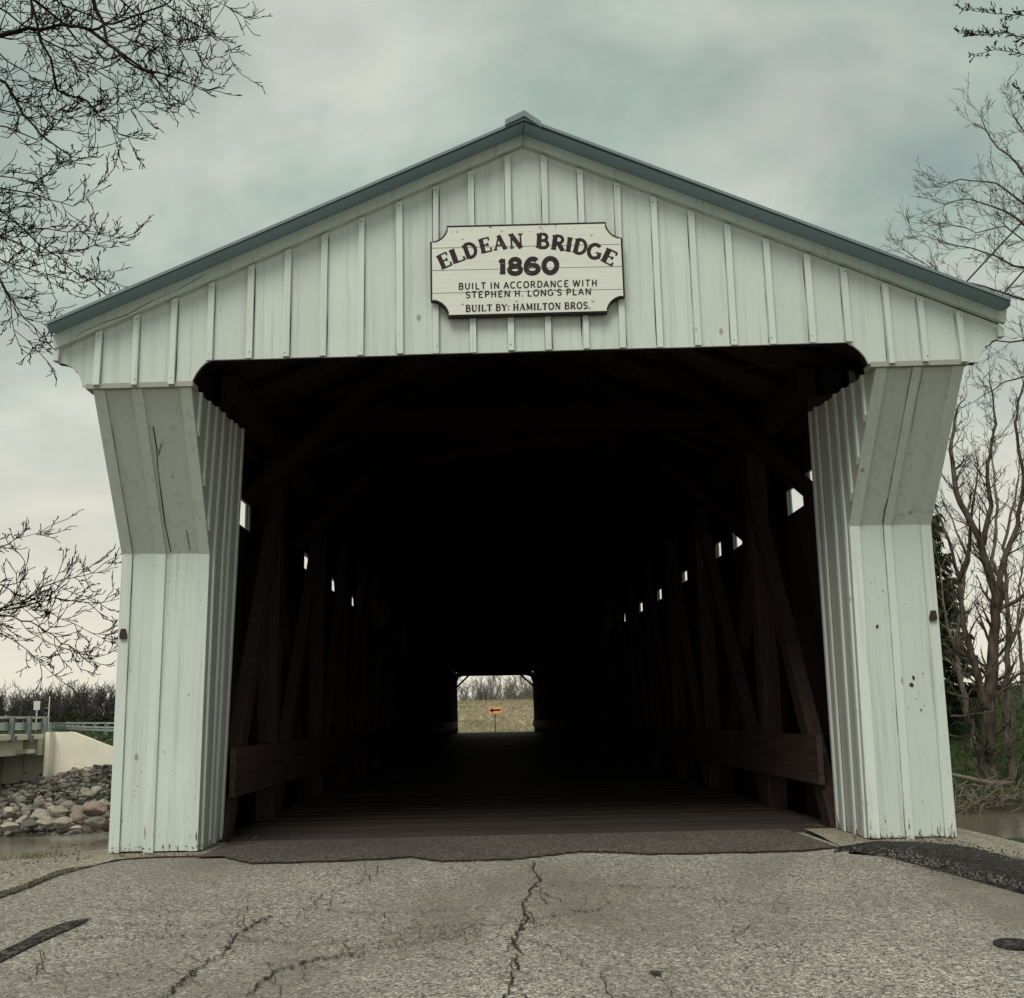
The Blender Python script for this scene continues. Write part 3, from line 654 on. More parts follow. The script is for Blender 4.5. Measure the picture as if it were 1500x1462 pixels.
# interior: sills, trusses, rails, tie beams, braces, rafters, side walls
floor = MB(); floor.box(-3.3, 3.3, 1.7, 70, -.45, -.12); floor = floor.build('floor', OLDY, bridge)
def fz(y): return .145*max(0, y)/70
y = 1.72; 
while y < 69.8:
    wd = U(.235, .262); mb = MB(); zt_ = fz(y)+U(-.0035, .0035); mb.box(-2.76+U(-.05, .05), 2.76+U(-.05, .05), y, y+wd-.006, zt_-.09, zt_); mb.build('plank', PLANK, floor); y += wd
mb = MB()
for x in (-2.0, -1.0, 0, 1.0, 2.0): mb.box(x-.08, x+.08, 1.8, 69.9, -.9, -.46)
mb.build('stringer', OLDY, floor)
XT = 2.74
post_m = MB(); post_m.box(-.1, .1, -.11, .11, -.25, 3.98); post_m = post_m.mesh('post', OLD)
dlen = 3.9
PY = [4.1, 7.45]+[10.1+2.65*k for k in range(23)]
for s_ in (-1, 1):
    tr_ = MB()
    for dx_ in (-.02, .24):
        tr_.box(s_*(XT+dx_)-.08, s_*(XT+dx_)+.08, 1.8, 69.5, 3.93, 4.2)
    tr_.box(s_*(XT+.22)-.08, s_*(XT+.22)+.08, 1.8, 69.5, -.42, -.1)
    tr_ = tr_.build('truss', OLDY, bridge)
    for y, y2 in zip(PY, PY[1:]+[99]):
        if y > 69.5: break
        link('post', post_m, tr_, (s_*(XT+U(-.01, .02)), y, 0))
        if y2 > 69.5: continue
        c_, h_ = (y+y2)/2, (y2-y)/2-.12
        for sg, dx_ in ((1, -.04), (-1, .14)):
            mb = MB(); x_ = s_*(XT+dx_); mb.beam((x_, c_-sg*h_, .02), (x_, c_+sg*h_, 3.85), .13, .2, (0, 1, 0)); mb.build('brace', OLD, tr_)
    # first panel between the return wall and the first post
    mb = MB(); mb.beam((s_*(XT-.05), 1.85, -.05), (s_*(XT-.05), 4.35, 3.9), .13, .22, (0, 1, 0)); mb.build('brace', OLD, tr_)
    mb = MB(); mb.box(s_*(XT+.3)-.1, s_*(XT+.3)+.1, 1.85, 2.05, -.1, 3.9); mb.build('post', OLD, tr_)
    # kerb rail plank
    for k in range(14):
        y1 = 1.9+4.9*k; y2 = min(y1+4.88, 69.4); mb = MB(); x_ = s_*(XT-.15)
        mb.hexa((x_, y1, .36+fz(y1)), (x_, y2, .36+fz(y2)), (x_, y2, .79+fz(y2)+U(-.01, .01)), (x_, y1, .79+fz(y1)+U(-.01, .01)), (s_*.05, 0, 0)); mb.build('guard_plank', OLDY, bridge)
# side walls outside the trusses: tall vertical boards, open slots left near the eaves
gapsL = [(11.2-8.148-.55, .16)]
def side_wall(s_, gaps):
    X_ = s_*3.12; yy_ = 1.78; sw = MB(); sw.box(*sorted((X_+s_*.03, X_+s_*.07)), 1.8, 69.9, 1.0, 1.12); sw = sw.build('side_wall', OLDY, bridge); n = 0; stuff = MB(); lin = MB(); q_ = s_*.012
    edges = [1.78]
    for g in gaps: edges += [g[0], g[1]]
    edges.append(69.9); edges = [e_ for e_ in edges]
    for i in range(len(edges)-1):
        y1, y2 = edges[i], edges[i+1]
        if i % 2:                                         # a slot
            zl, zh = gaps[i//2][2], gaps[i//2][3]
            stuff.box(*sorted((X_, X_+s_*.03)), y1, y2, -.6, zl); stuff.box(*sorted((X_, X_+s_*.03)), y1, y2, zh, 4.28)
            lin.box(*sorted((X_-s_*.002, X_-q_)), y1, y2, -.6, zl); lin.box(*sorted((X_-s_*.002, X_-q_)), y1, y2, zh, 4.28)
        else:
            k = max(1, round((y2-y1)/.3))
            for j in range(k):
                a, b = lerp(y1, y2, j/k), lerp(y1, y2, (j+1)/k)-.003
                stuff.box(*sorted((X_, X_+s_*.03)), a, b, -.6, 4.28); lin.box(*sorted((X_-s_*.002, X_-q_-s_*U(0, .006))), a, b+.003, -.6, 4.28)
            for j in range(k+1): a = lerp(y1, y2, j/k); stuff.box(*sorted((X_+s_*.0305, X_+s_*.05)), a-.022, a+.022, -.6, 4.28)
    tag(stuff.build('siding', WHITE, sw), kind='stuff')
    tag(lin.build('lining', OLD, sw), kind='stuff')
def slot(px, pyt, pyb, wpx, s_):
    pm = (pyt+pyb)/2
    def hit(x_, y_, X_): d = ray(x_, y_); return EYE+d*((s_*X_-EYE.x)/d.x)
    return (hit(px+s_*wpx/2, pm, 3.10).y, hit(px-s_*wpx/2, pm, 3.18).y, hit(px, pyb, 3.10).z, hit(px, pyt, 3.18).z)
SL = [slot(*a, -1) for a in ((355, 738, 770, 6.5), (448, 816, 833, 3.5), (488, 851, 865, 2), (517, 875, 887, 1.5), (541, 896, 905, 2.5), (563, 912, 930, 4), (634, 963, 969, 2))]
SR = [slot(*a, 1) for a in ((1190, 692, 704, 5), (1168, 714, 746, 15), (1083, 774, 799, 6), (1055, 797, 814, 1.6), (1005, 839, 850, 1.6), (968, 865, 877, 1.3), (940, 885, 895, 1.3), (914, 901, 911, 3), (893, 927, 931, 2))]
side_wall(-1, sorted(SL)); side_wall(1, sorted(SR))
# slots must not be blocked: the posts stand between them
for y in PY:
    if y > 69: break
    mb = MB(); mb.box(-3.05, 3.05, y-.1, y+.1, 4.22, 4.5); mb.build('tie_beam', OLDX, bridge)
for s_, q in ((-1, [(362, 735), (585, 530)]), (1, [(1190, 722), (965, 530)])):
    a, b = [B(*p, 3.3) for p in q]; mb = MB(); mb.beam(a, b, .12, .22, (0, 1, 0)); mb.build('knee_brace', OLDD, bridge)
    for k in range(1, 22, 3):
        mb = MB(); mb.beam(a+Vector((0, 3*k, 0)), b+Vector((0, 3*k, 0)), .12, .16, (0, 1, 0)); mb.build('knee_brace', OLDD, bridge)
for k in range(70):
    y = .6+1.0*k
    for E_ in (EL, ER):
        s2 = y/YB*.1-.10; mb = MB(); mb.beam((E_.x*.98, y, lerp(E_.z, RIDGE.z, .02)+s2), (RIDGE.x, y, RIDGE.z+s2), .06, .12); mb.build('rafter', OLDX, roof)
for E_ in (EL, ER):                                       # roof boarding under the metal
    s2 = -.045; mb = MB(); mb.hexa((E_.x, .14, E_.z-.045), (RIDGE.x, .14, RIDGE.z-.045), (RIDGE.x, YB-.1, RIDGE.z+.06), (E_.x, YB-.1, E_.z+.06), (0, 0, -.02)); mb.build('roof_boarding', OLDY, roof)
for k in range(11):                                       # lateral crossed bracing between ties
    y = 3.45+6*k; mb = MB(); mb.beam((-2.9, y, 4.35), (2.9, y+3, 4.35), .12, .14); mb.beam((2.9, y, 4.34), (-2.9, y+3, 4.2), .12, .14) if k == 0 else None; mb.build('lateral_brace', OLDX, bridge)
# long thin conduit under the lintel on the right
mb = MB(); mb.tube([B(1050, 549, 2.2), B(1120, 533, 2.0), B(1200, 522, 1.6)], [.006]*3, 6); mb.build('conduit', IRON, bridge)
# far portal
YF = 69.9; zf0 = .145
fa = [B(*p, YF) for p in ((671, 1074), (669.5, 1000), (672, 993), (678, 990.5), (770, 989), (777, 991), (780, 998), (783, 1071))]
mb = MB(); xl, xr = min(p.x for p in fa), max(p.x for p in fa)
for a, b in zip(fa[1:-1], fa[2:-1]):
    if b.x-a.x > .01: mb.hexa(a, b, (b.x, YF, 5.9-.43*abs(b.x)), (a.x, YF, 5.9-.43*abs(a.x)), (0, .12, 0))
mb.hexa((-3.7, YF, 0), (fa[0].x, YF, 0), (fa[1].x, YF, 4.2), (-3.7, YF, 4.2), (0, .12, 0)); mb.hexa((fa[-1].x, YF, 0), (3.7, YF, 0), (3.7, YF, 4.2), (fa[-2].x, YF, 4.2), (0, .12, 0))
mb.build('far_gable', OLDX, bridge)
for q in (((664, 1012), (690, 986)), ((785, 1008), (758, 984))):
    a, b = [B(*p, 68.5) for p in q]; mb = MB(); mb.beam(a, b, .12, .14, (0, 1, 0)); mb.build('knee_brace', OLDD, bridge)
# near and far stone abutments under the deck
mb = MB(); mb.box(-3.3, 3.3, .9, 2.6, -3.4, -.47); mb.build('abutment', STAINC, bridge)
mb = MB(); mb.box(-3.3, 3.3, 66, 70.4, -3.4, -.47); mb.build('abutment', STAINC, bridge)
mb = MB(); mb.box(-3.0, 3.0, 69.96, 72.0, -.3, .14); mb.build('landing', CONC, bridge)

# ------------------------------------------------------------------ name board
sign = thing('name_board', 'cream painted wooden name board with notched corners and black lettering on the gable', 'sign')
SY = -.085
def SP(u, v, y=SY): return BS(620+u/4.839, 310+v/4.839, y)     # (u, v): face coordinates measured on the board
def notch(cx, cy, r_x, r_y, a0, a1, n=7): return [(cx+r_x*math.cos(a0+(a1-a0)*i/n), cy+r_y*math.sin(a0+(a1-a0)*i/n)) for i in range(n+1)]
H = math.pi/2
def board_outline(g=0):
    o = notch(50+g*.2, 102+g*.2, 118+g*.6, 112+g*.6, H, 0); o[0] = (48+g, 215+g*.3); o[-1] = (166+g*.4, 101+g)
    p = notch(1412-g*.2, 72+g*.2, 118+g*.6, 112+g*.6, 2*H, H); p[0] = (1295-g*.4, 73+g); p[-1] = (1412-g, 186+g*.3)
    q = notch(1432-g*.2, 714-g*.2, 124+g*.6, 112+g*.6, -H, -2*H); q[0] = (1431-g, 602-g*.3); q[-1] = (1306-g*.4, 716-g)
    r_ = notch(52+g*.2, 746-g*.2, 124+g*.6, 114+g*.6, 0, -H); r_[0] = (176+g*.4, 745-g); r_[-1] = (52+g, 631-g*.3)
    return o+p+q+r_
ol = board_outline(0)
M = Mat('sign_paint', .55, .3); g_ = M.noise(M.pos((1.5, 20, 20)), 2.2, 5, .6)
c = M.mix(M.ramp(g_, (.45, 0), (.75, .5)), (.69, .72, .65), (.53, .56, .52)); sp = M.noise(M.pos(), 26, 5, .75)
zt_ = M.N('ShaderNodeMapRange'); M.L(M.z()[2], zt_.inputs[0]); zt_.inputs[1].default_value = 4.66; zt_.inputs[2].default_value = 4.78; zt_.inputs[3].default_value = 0; zt_.inputs[4].default_value = .1
c = M.mix(M.ramp(M.math('ADD', sp, zt_.outputs[0]), (.69, 0), (.72, .85)), c, (.06, .05, .045)); M.col(c); M.bump(g_, .3, .003); SIGNP = M.m
M = Mat('sign_lettering', .6, .25); g_ = M.noise(M.pos((8, 40, 40)), 3, 6, .7); M.col(M.mix(M.ramp(g_, (.6, 0), (.68, .8)), (.018, .009, .012), (.4, .4, .35))); LET = M.m
M = Mat('sign_border', .6, .25); M.col((.02, .012, .013)); BORD = M.m
# dark edge board behind, then five cream planks clipped to the inner outline
mb = MB(); mb.prism([SP(*p, SY) for p in ol], (0, .055, 0)); mb.build('border', BORD, sign)
inn = board_outline(13)
def clip(poly, y0, y1):                                   # horizontal band clip of the outline, bands lean with the board
    def lv(p, t): return p[1] - (t - 30*(p[0]-740)/1380)
    def cut(P, t, sgn):
        o = []
        for a, b in zip(P, P[1:]+P[:1]):
            la, lb2 = lv(a, t)*sgn, lv(b, t)*sgn
            if la >= 0: o.append(a)
            if (la >= 0) != (lb2 >= 0): k = la/(la-lb2); o.append((a[0]+(b[0]-a[0])*k, a[1]+(b[1]-a[1])*k))
        return o
    return cut(cut(poly, y0, 1), y1, -1)
bands = [40, 245, 403, 565, 800]
for a, b in zip(bands, bands[1:]):
    P = clip(inn, a+2.2, b-2.2); mb = MB(); mb.prism([SP(*p, SY-.007) for p in P], (0, .0068, 0)); mb.build('plank', SIGNP, sign)
# letters ------------------------------------------------------------
def arc(cx, cy, rx, ry, a0, a1, n=12): return [(cx+rx*math.cos(math.radians(a0+(a1-a0)*i/n)), cy+ry*math.sin(math.radians(a0+(a1-a0)*i/n))) for i in range(n+1)]
# glyph: (width, [(polyline, weight)], [serif bars (x, y, half width)]) in a 1-high box, y up. weight: 1 thick, 0 thin
G = {
 'A': (.86, [([(.08, 0), (.42, .97)], 0), ([(.40, 1), (.76, 0)], 1), ([(.2, .33), (.64, .33)], 0)], [(.09, 0, .13), (.75, 0, .15)]),
 'B': (.78, [([(.18, 0), (.18, 1)], 1), ([(.18, .97), (.42, .97)]+arc(.42, .75, .2, .22, 90, -90)+[(.18, .53)], .5), ([(.18, .53), (.46, .53)]+arc(.46, .28, .24, .25, 90, -90)+[(.18, .03)], .5)], [(.14, 0, .14), (.14, 1, .14)]),
 'C': (.82, [(arc(.44, .5, .36, .48, 48, 312, 20), .6)], []),
 'D': (.84, [([(.18, 0), (.18, 1)], 1), ([(.18, .97), (.38, .97)]+arc(.38, .5, .38, .47, 90, -90, 16)+[(.18, .03)], .6)], [(.14, 0, .14), (.14, 1, .14)]),
 'E': (.76, [([(.18, 0), (.18, 1)], 1), ([(.18, .965), (.68, .965)], 0), ([(.18, .51), (.56, .51)], 0), ([(.18, .035), (.7, .035)], 0), ([(.67, 1), (.67, .76)], 0), ([(.69, 0), (.69, .26)], 0), ([(.55, .4), (.55, .62)], 0)], [(.14, 0, .14), (.14, 1, .14)]),
 'G': (.86, [(arc(.44, .5, .36, .47, 50, 340, 20), .7), ([(.74, .44), (.74, .06)], .6), ([(.52, .44), (.84, .44)], 0)], [(.74, .44, .13)]),
 'H': (.88, [([(.18, 0), (.18, 1)], 1), ([(.7, 0), (.7, 1)], 1), ([(.18, .5), (.7, .5)], 0)], [(.18, 0, .15), (.18, 1, .15), (.7, 0, .15), (.7, 1, .15)]),
 'I': (.4, [([(.2, 0), (.2, 1)], 1)], [(.2, 0, .17), (.2, 1, .17)]),
 'L': (.72, [([(.18, 0), (.18, 1)], 1), ([(.18, .035), (.66, .035)], 0), ([(.66, 0), (.66, .28)], 0)], [(.16, 0, .15), (.18, 1, .16)]),
 'M': (1.0, [([(.16, 0), (.16, 1)], 0), ([(.16, 1), (.5, .12)], 1), ([(.5, .12), (.84, 1)], 0), ([(.84, 0), (.84, 1)], 1)], [(.16, 0, .13), (.84, 0, .14), (.12, 1, .1), (.88, 1, .1)]),
 'N': (.9, [([(.16, 0), (.16, 1)], 0), ([(.14, 1), (.74, 0)], 1), ([(.74, 0), (.74, 1)], 0)], [(.16, 0, .13), (.12, 1, .12), (.74, 1, .14)]),
 'O': (.88, [(arc(.44, .5, .35, .47, 0, 360, 24), .7)], []),
 'P': (.76, [([(.18, 0), (.18, 1)], 1), ([(.18, .97), (.42, .97)]+arc(.42, .71, .25, .26, 90, -90)+[(.18, .45)], .5)], [(.16, 0, .15), (.14, 1, .14)]),
 'R': (.84, [([(.18, 0), (.18, 1)], 1), ([(.18, .97), (.42, .97)]+arc(.42, .73, .23, .24, 90, -90)+[(.18, .49)], .5), ([(.42, .49), (.74, 0)], 1)], [(.16, 0, .15), (.14, 1, .14), (.74, 0, .12)]),
 'S': (.7, [([(.6, .78)]+arc(.34, .735, .24, .235, 30, 270, 12)+arc(.34, .265, .26, .235, 90, -150, 14), .6)], []),
 'T': (.8, [([(.4, 0), (.4, 1)], 1), ([(.06, .965), (.74, .965)], 0), ([(.08, 1), (.08, .76)], 0), ([(.72, 1), (.72, .76)], 0)], [(.4, 0, .16)]),
 'U': (.86, [([(.18, 1), (.18, .3)]+arc(.44, .3, .26, .27, 180, 270, 8), 1), (arc(.44, .3, .26, .27, 270, 360, 8)+[(.7, 1)], .2)], [(.18, 1, .15), (.7, 1, .14)]),
 'W': (1.15, [([(.08, 1), (.33, 0)], 1), ([(.33, 0), (.57, .95)], 0), ([(.57, .95), (.82, 0)], 1), ([(.82, 0), (1.06, 1)], 0)], [(.1, 1, .13), (1.05, 1, .12)]),
 'Y': (.82, [([(.08, 1), (.41, .46)], 1), ([(.74, 1), (.41, .46)], 0), ([(.41, .48), (.41, 0)], 1)], [(.1, 1, .13), (.73, 1, .12), (.41, 0, .16)]),
 '1': (.56, [([(.3, 0), (.3, 1)], 1.2), ([(.3, .97), (.06, .78)], .4)], [(.3, 0, .2)]),
 '8': (1.0, [(arc(.5, .74, .3, .22, 0, 360, 20), 1), (arc(.5, .27, .37, .24, 0, 360, 20), 1)], []),
 '6': (1.0, [(arc(.5, .3, .37, .27, 0, 360, 20), 1), ([(.13, .3)]+arc(.52, .42, .4, .54, 175, 50, 12), 1)], []),
 '0': (1.06, [(arc(.53, .5, .41, .46, 0, 360, 24), 1.1)], []),
 ':': (.26, [([(.12, .1), (.12, .26)], 1), ([(.12, .58), (.12, .74)], 1)], []), '.': (.26, [([(.12, 0), (.12, .16)], 1)], []), "'": (.22, [([(.11, .78), (.11, 1)], .6)], []),
}
lay = [0]
def glyph(mb, ch, o, ux, uy, serif=True, wt=(.07, .2), y=SY-.0074):
    W, strokes, ser = G[ch]
    def put(P):
        lay[0] = (lay[0]+1) % 9; mb.add([SP(o[0]+ux[0]*a+uy[0]*b, o[1]+ux[1]*a+uy[1]*b, y-.00018*lay[0]) for a, b in P], [tuple(range(len(P)))])
    for pl_, k in strokes:
        if not serif and len(pl_) == 2 and ch in 'ELT' and abs(pl_[0][0]-pl_[1][0]) < .01 and abs(pl_[0][1]-pl_[1][1]) < .4: continue
        w_ = lerp(wt[0], wt[1], k)/2 if serif else wt[0]/2
        n = len(pl_); nr = []
        closed = n > 3 and math.dist(pl_[0], pl_[-1]) < 1e-6
        for i in range(n):
            a = pl_[max(i-1, 0)] if not (closed and i == 0) else pl_[-2]; b = pl_[min(i+1, n-1)] if not (closed and i == n-1) else pl_[1]
            d = (b[0]-a[0], b[1]-a[1]); l = math.hypot(*d) or 1; nr.append((-d[1]/l*w_, d[0]/l*w_))
        lay[0] = (lay[0]+1) % 9; vs2 = []
        for (x_, y_), (a, b) in zip(pl_, nr): vs2 += [(x_+a, y_+b), (x_-a, y_-b)]
        mb.add([SP(o[0]+ux[0]*a+uy[0]*b, o[1]+ux[1]*a+uy[1]*b, y-.00018*lay[0]) for a, b in vs2], [(2*i, 2*i+1, 2*i+3, 2*i+2) for i in range(n-1)])
    if serif:
        for x_, y_, hw in ser:
            t = wt[0]; y0 = y_-t if y_ > .7 else (y_ if y_ < .2 else y_-t/2); put([(x_-hw, y0), (x_+hw, y0), (x_+hw, y0+t), (x_-hw, y0+t)])
HB = 100
for ch, a, b in (('E', (132, 412), (210, 376)), ('L', (213, 374), (303, 340)), ('D', (307, 339), (394, 306)), ('E', (411, 299), (492, 279)), ('A', (503, 277), (593, 265)), ('N', (610, 264), (712, 257)),
                 ('B', (797, 257), (890, 262)), ('R', (903, 267), (1000, 280)), ('I', (1003, 281), (1048, 288)), ('D', (1056, 289), (1148, 310)), ('G', (1152, 318), (1250, 345)), ('E', (1254, 347), (1340, 389))):
    d = (b[0]-a[0], b[1]-a[1]); l = math.hypot(*d); e_ = (d[0]/l, d[1]/l); W = G[ch][0]; mb = MB()
    glyph(mb, ch, a, (d[0]/W*1.0, d[1]/W*1.0), (e_[1]*HB*1.04, -e_[0]*HB*1.04), True, (.115, .29)); mb.build('letter', LET, sign, False, False)
for ch, x0, x1 in (('1', 532, 590), ('8', 597, 705), ('6', 716, 830), ('0', 842, 960)):
    ya = 446-10*(x0-532)/430; mb = MB(); glyph(mb, ch, (x0, ya), ((x1-x0)/G[ch][0], -.022*(x1-x0)/G[ch][0]), (0, -110), True, (.15, .32)); mb.build('letter', LET, sign, False, False)
def line(txt, x0, x1, ya, yb, h, serif, wt):
    gap = .12 if serif else .13; tot = sum(.42 if c_ == ' ' else G[c_][0]+gap for c_ in txt)-gap; k = (x1-x0)/tot; x = x0
    for c_ in txt:
        if c_ == ' ': x += .42*k; continue
        mb = MB(); yy2 = ya+(yb-ya)*(x-x0)/(x1-x0); glyph(mb, c_, (x, yy2), (k, (yb-ya)/(x1-x0)*k), (0, -h), serif, wt); mb.build('letter', LET, sign, False, False); x += (G[c_][0]+gap)*k
line('BUILT IN ACCORDANCE WITH', 248, 1234, 553, 528, 46, False, (.195, .195))
line("STEPHEN H. LONG'S PLAN", 300, 1192, 613, 588, 45, False, (.195, .195))
line('BUILT BY: HAMILTON BROS.', 300, 1184, 710, 688, 48, True, (.125, .25))
for u_, v_ in ((277, 187), (1190, 160), (278, 650), (1200, 629), (660, 628)):
    mb = MB(); c_ = SP(u_, v_, SY-.007); mb.prism([c_+Vector((.009*math.cos(a), 0, .009*math.sin(a))) for a in [k*math.pi/4 for k in range(8)]], (0, -.008, 0)); mb.build('bolt', GALV, sign)

# ------------------------------------------------------------------ bare trees
def jitter(v, a): return (v+Vector((U(-a, a), U(-a, a), U(-a, a)))).normalized()
def twig(mb, p, d, ln, r, lvl, up=.06, n=3, kink=.28, kids=5, rmin=.0016):
    st = 3+2*lvl; pts = [p.copy()]; rad = [r]; dd = d.copy(); ends = []
    for i in range(st):
        dd = jitter(dd, kink*.75); dd.z += up*1.4; dd.normalize(); p = p+dd*(ln/st); pts.append(p.copy()); rad.append(max(rmin, r*(1-.8*(i+1)/st))); ends.append((p.copy(), dd.copy(), rad[-1]))
    mb.tube(pts, rad, n)
    if lvl > 0:
        for k in range(kids):
            i = min(st-1, int(st*(k+R())/kids)); q, e_, rr = ends[i]; sd = e_.cross(jitter(Vector((0, 0, 1)), 1.2)); 
            if sd.length < .01: continue
            nd = (e_*U(.8, 1.2)+sd.normalized()*U(.5, .9)*random.choice((-1, 1))).normalized(); twig(mb, q, nd, ln*U(.28, .55), max(rmin, rr*.7), lvl-1, up, 3, kink, kids, rmin)
def limb(tb, tw, P, r0, r1, step, ln, lvl=2, up=.05, kids=4, flat=.5, rmin=.002, kink=.28, sides=6):
    pts = []
    for a, b in zip(P, P[1:]):
        n = max(1, round((b-a).length/step)); pts += [a.lerp(b, k/n)+Vector((U(-1, 1), U(-1, 1), U(-1, 1)))*step*.1 for k in range(n)]
    pts.append(P[-1]); m_ = len(pts); rad = [lerp(r0, r1, (i/(m_-1))**.8) for i in range(m_)]; tb.tube(pts, rad, sides)
    for i in range(1, m_):
        d = (pts[i]-pts[i-1]).normalized()
        for rep in range(1 if R() < .6 else 2):
            v = Vector((U(-1, 1), U(-flat, flat), U(-1, 1))); sd = v-d*v.dot(d)
            if sd.length < .05: continue
            nd = (d*U(.45, 1.1)+sd.normalized()*U(.5, .9)).normalized(); l2 = ln*U(.4, 1.15)*(1-.45*i/m_)
            twig(tw, pts[i], nd, l2, max(rmin, rad[i]*.42), lvl, up, 3, kink, kids, rmin)
    twig(tw, pts[-1], d, ln*.7, max(rmin, r1*.9), lvl, up, 3, kink, kids, rmin)
def guided(name, label, limbs, trunk_base, trunk_top, mat, r=.22, group=None, step=.075, ln=.33, kids=4, rmin=.0036, up=.05, lvl=2):
    t = thing(name, label, 'tree', group); tb, tw = MB(), MB(); n = 9
    tp = [trunk_base.lerp(trunk_top, i/n)+Vector((math.sin(i*1.3)*.1, math.cos(i*.9)*.08, 0)) for i in range(n+1)]
    tb.tube(tp, [r*(1.35 if i == 0 else 1-.095*i) for i in range(n+1)], 12)
    out_ = 1 if trunk_base.x > 0 else -1
    if abs(trunk_base.x/(trunk_base.y-EYE.y)) > .5 and trunk_base.y < 30:      # the side of the crown that grows away from the bridge
        hh_ = (trunk_top-trunk_base).length
        for i in list(range(4, n+1))*2: twig(tb if i < 7 else tw, tp[i], Vector((out_*U(.5, 1), U(-.6, .6), U(.3, .9))).normalized(), hh_*U(.22, .36), r*.3, 3, .06, 4, .25, 4, max(rmin, r*.012))
    for px, Y, r0, r1 in limbs:
        P = [B(x, y, Y+.12*i*U(-1, 1)) for i, (x, y) in enumerate(px)]
        x0, y0 = px[0]
        if x0 < 0 or x0 > 1500 or y0 < 0:
            k = min(tp[2:], key=lambda q: (q-P[0]).length+1.2*max(0, q.z-P[0].z)); md = k.lerp(P[0], .5)+Vector((0, 0, .25)); tb.tube([k, md, P[0]], [r0*2.2, r0*1.5, r0], 7)
        limb(tb, tw, P, r0, r1, step, ln, lvl, up, kids, .6, rmin)
    tb.build('trunk', mat, t, True, False); tw.build('crown', mat, t, False, False); return t
random.seed(21)
L1 = [([(-120, 75), (0, 52), (45, 43), (90, 37), (130, 42), (175, 30), (240, 8)], 1.9, .030, .009), ([(130, 42), (165, 72), (200, 98), (240, 108), (283, 124)], 1.9, .02, .006),
      ([(-40, -90), (40, -10), (62, 8), (95, 36), (113, 60)], 1.6, .03, .009), ([(110, -60), (140, 12), (150, 35), (160, 62), (188, 92), (225, 112), (262, 150)], 1.5, .022, .006),
      ([(20, -60), (45, 0), (60, 60), (75, 88), (84, 130), (122, 146), (150, 175), (188, 200)], 2.1, .018, .005), ([(190, -60), (235, 0), (262, 20), (282, 50), (290, 76), (308, 100)], 2.4, .010, .004),
      ([(262, 20), (300, 42), (334, 66)], 2.4, .007, .003), ([(200, -60), (270, -20), (330, 8)], 2.4, .009, .003), ([(-60, 90), (10, 125), (32, 165), (60, 196), (102, 228)], 1.7, .02, .006),
      ([(-60, 150), (0, 160), (45, 172), (90, 170)], 2.3, .012, .003), ([(60, -60), (90, 10), (130, 20), (190, 60), (245, 72), (275, 62)], 2.2, .012, .003), ([(-60, 20), (10, 85), (40, 110), (60, 150)], 2.0, .014, .003), ([(100, -50), (170, -10), (210, 30), (255, 60), (280, 108)], 2.0, .012, .003),
      ([(-60, -20), (10, 20), (70, 60), (120, 90), (165, 120), (200, 160)], 2.2, .012, .003), ([(-50, 180), (10, 190), (50, 205), (80, 185), (98, 165)], 1.9, .01, .003)]
guided('bare_tree', 'bare dark tree whose twigs hang into the upper left corner of the sky', L1, Vector((-9.6, 1.2, -.9)), Vector((-8.6, 1.6, 8.6)), BARK_DARK, .24, step=.21, ln=.58, kids=3, rmin=.0044)
L2 = [([(-90, 240), (0, 308), (40, 340), (75, 372), (112, 396), (155, 432)], 2.6, .014, .004), ([(-80, 250), (-10, 275), (35, 280), (70, 290), (105, 303), (140, 276)], 2.8, .011, .003),
      ([(-70, 330), (0, 345), (60, 372), (120, 365), (178, 347)], 3.0, .010, .003), ([(-80, 370), (0, 405), (13, 440), (20, 482), (50, 510)], 2.5, .011, .003), ([(0, 405), (25, 450), (62, 492), (96, 528)], 2.5, .009, .003),
      ([(-60, 320), (0, 322), (50, 335), (100, 338), (158, 344)], 3.1, .009, .003), ([(-60, 255), (0, 256), (50, 268), (82, 248)], 3.1, .009, .003), ([(-60, 370), (0, 380), (60, 400), (110, 412), (150, 408)], 3.2, .009, .003)]
guided('bare_tree', 'bare dark tree whose drooping twigs reach the left eave of the bridge roof', L2, Vector((-8.7, 3.0, -2.6)), Vector((-7.9, 2.8, 6.0)), BARK_DARK, .17, step=.16, ln=.52, kids=3, rmin=.0044)
L3 = [([(-80, 905), (0, 893), (30, 884), (60, 862), (95, 850), (135, 838), (176, 812)], 4.2, .015, .003), ([(-40, 900), (30, 888), (80, 876), (130, 884), (178, 876)], 4.4, .012, .003),
      ([(-30, 895), (20, 905), (55, 915), (92, 942), (130, 964), (158, 958)], 4.3, .011, .003), ([(-60, 812), (0, 800), (24, 792), (52, 782)], 4.6, .009, .003), ([(-40, 930), (0, 925), (40, 950), (75, 985)], 4.8, .009, .003), ([(-40, 850), (0, 858), (50, 880), (90, 905), (150, 935)], 4.5, .009, .003)]
guided('bare_tree', 'low bare branches at mid left in front of the pale sky beside left pier', L3, Vector((-9.8, 5.0, -3.4)), Vector((-9.2, 4.8, 3.4)), BARK_DARK, .12, step=.17, ln=.55, kids=3, rmin=.0048)
L4 = [([(1580, 90), (1520, 62), (1475, 48), (1440, 52), (1404, 45)], 2.5, .009, .003), ([(1560, 0), (1500, 22), (1460, 20), (1412, 14)], 2.5, .008, .003), ([(1570, 120), (1500, 80), (1460, 72), (1428, 80)], 2.4, .007, .003), ([(1560, 200), (1510, 150), (1494, 132)], 2.4, .006, .002)]
guided('bare_tree', 'bare budding tree with short twigs in the upper right corner', L4, Vector((7.6, 1.2, -.9)), Vector((7.2, 1.8, 8.4)), BARK_DARK, .17, step=.06, ln=.14, kids=4, rmin=.004)
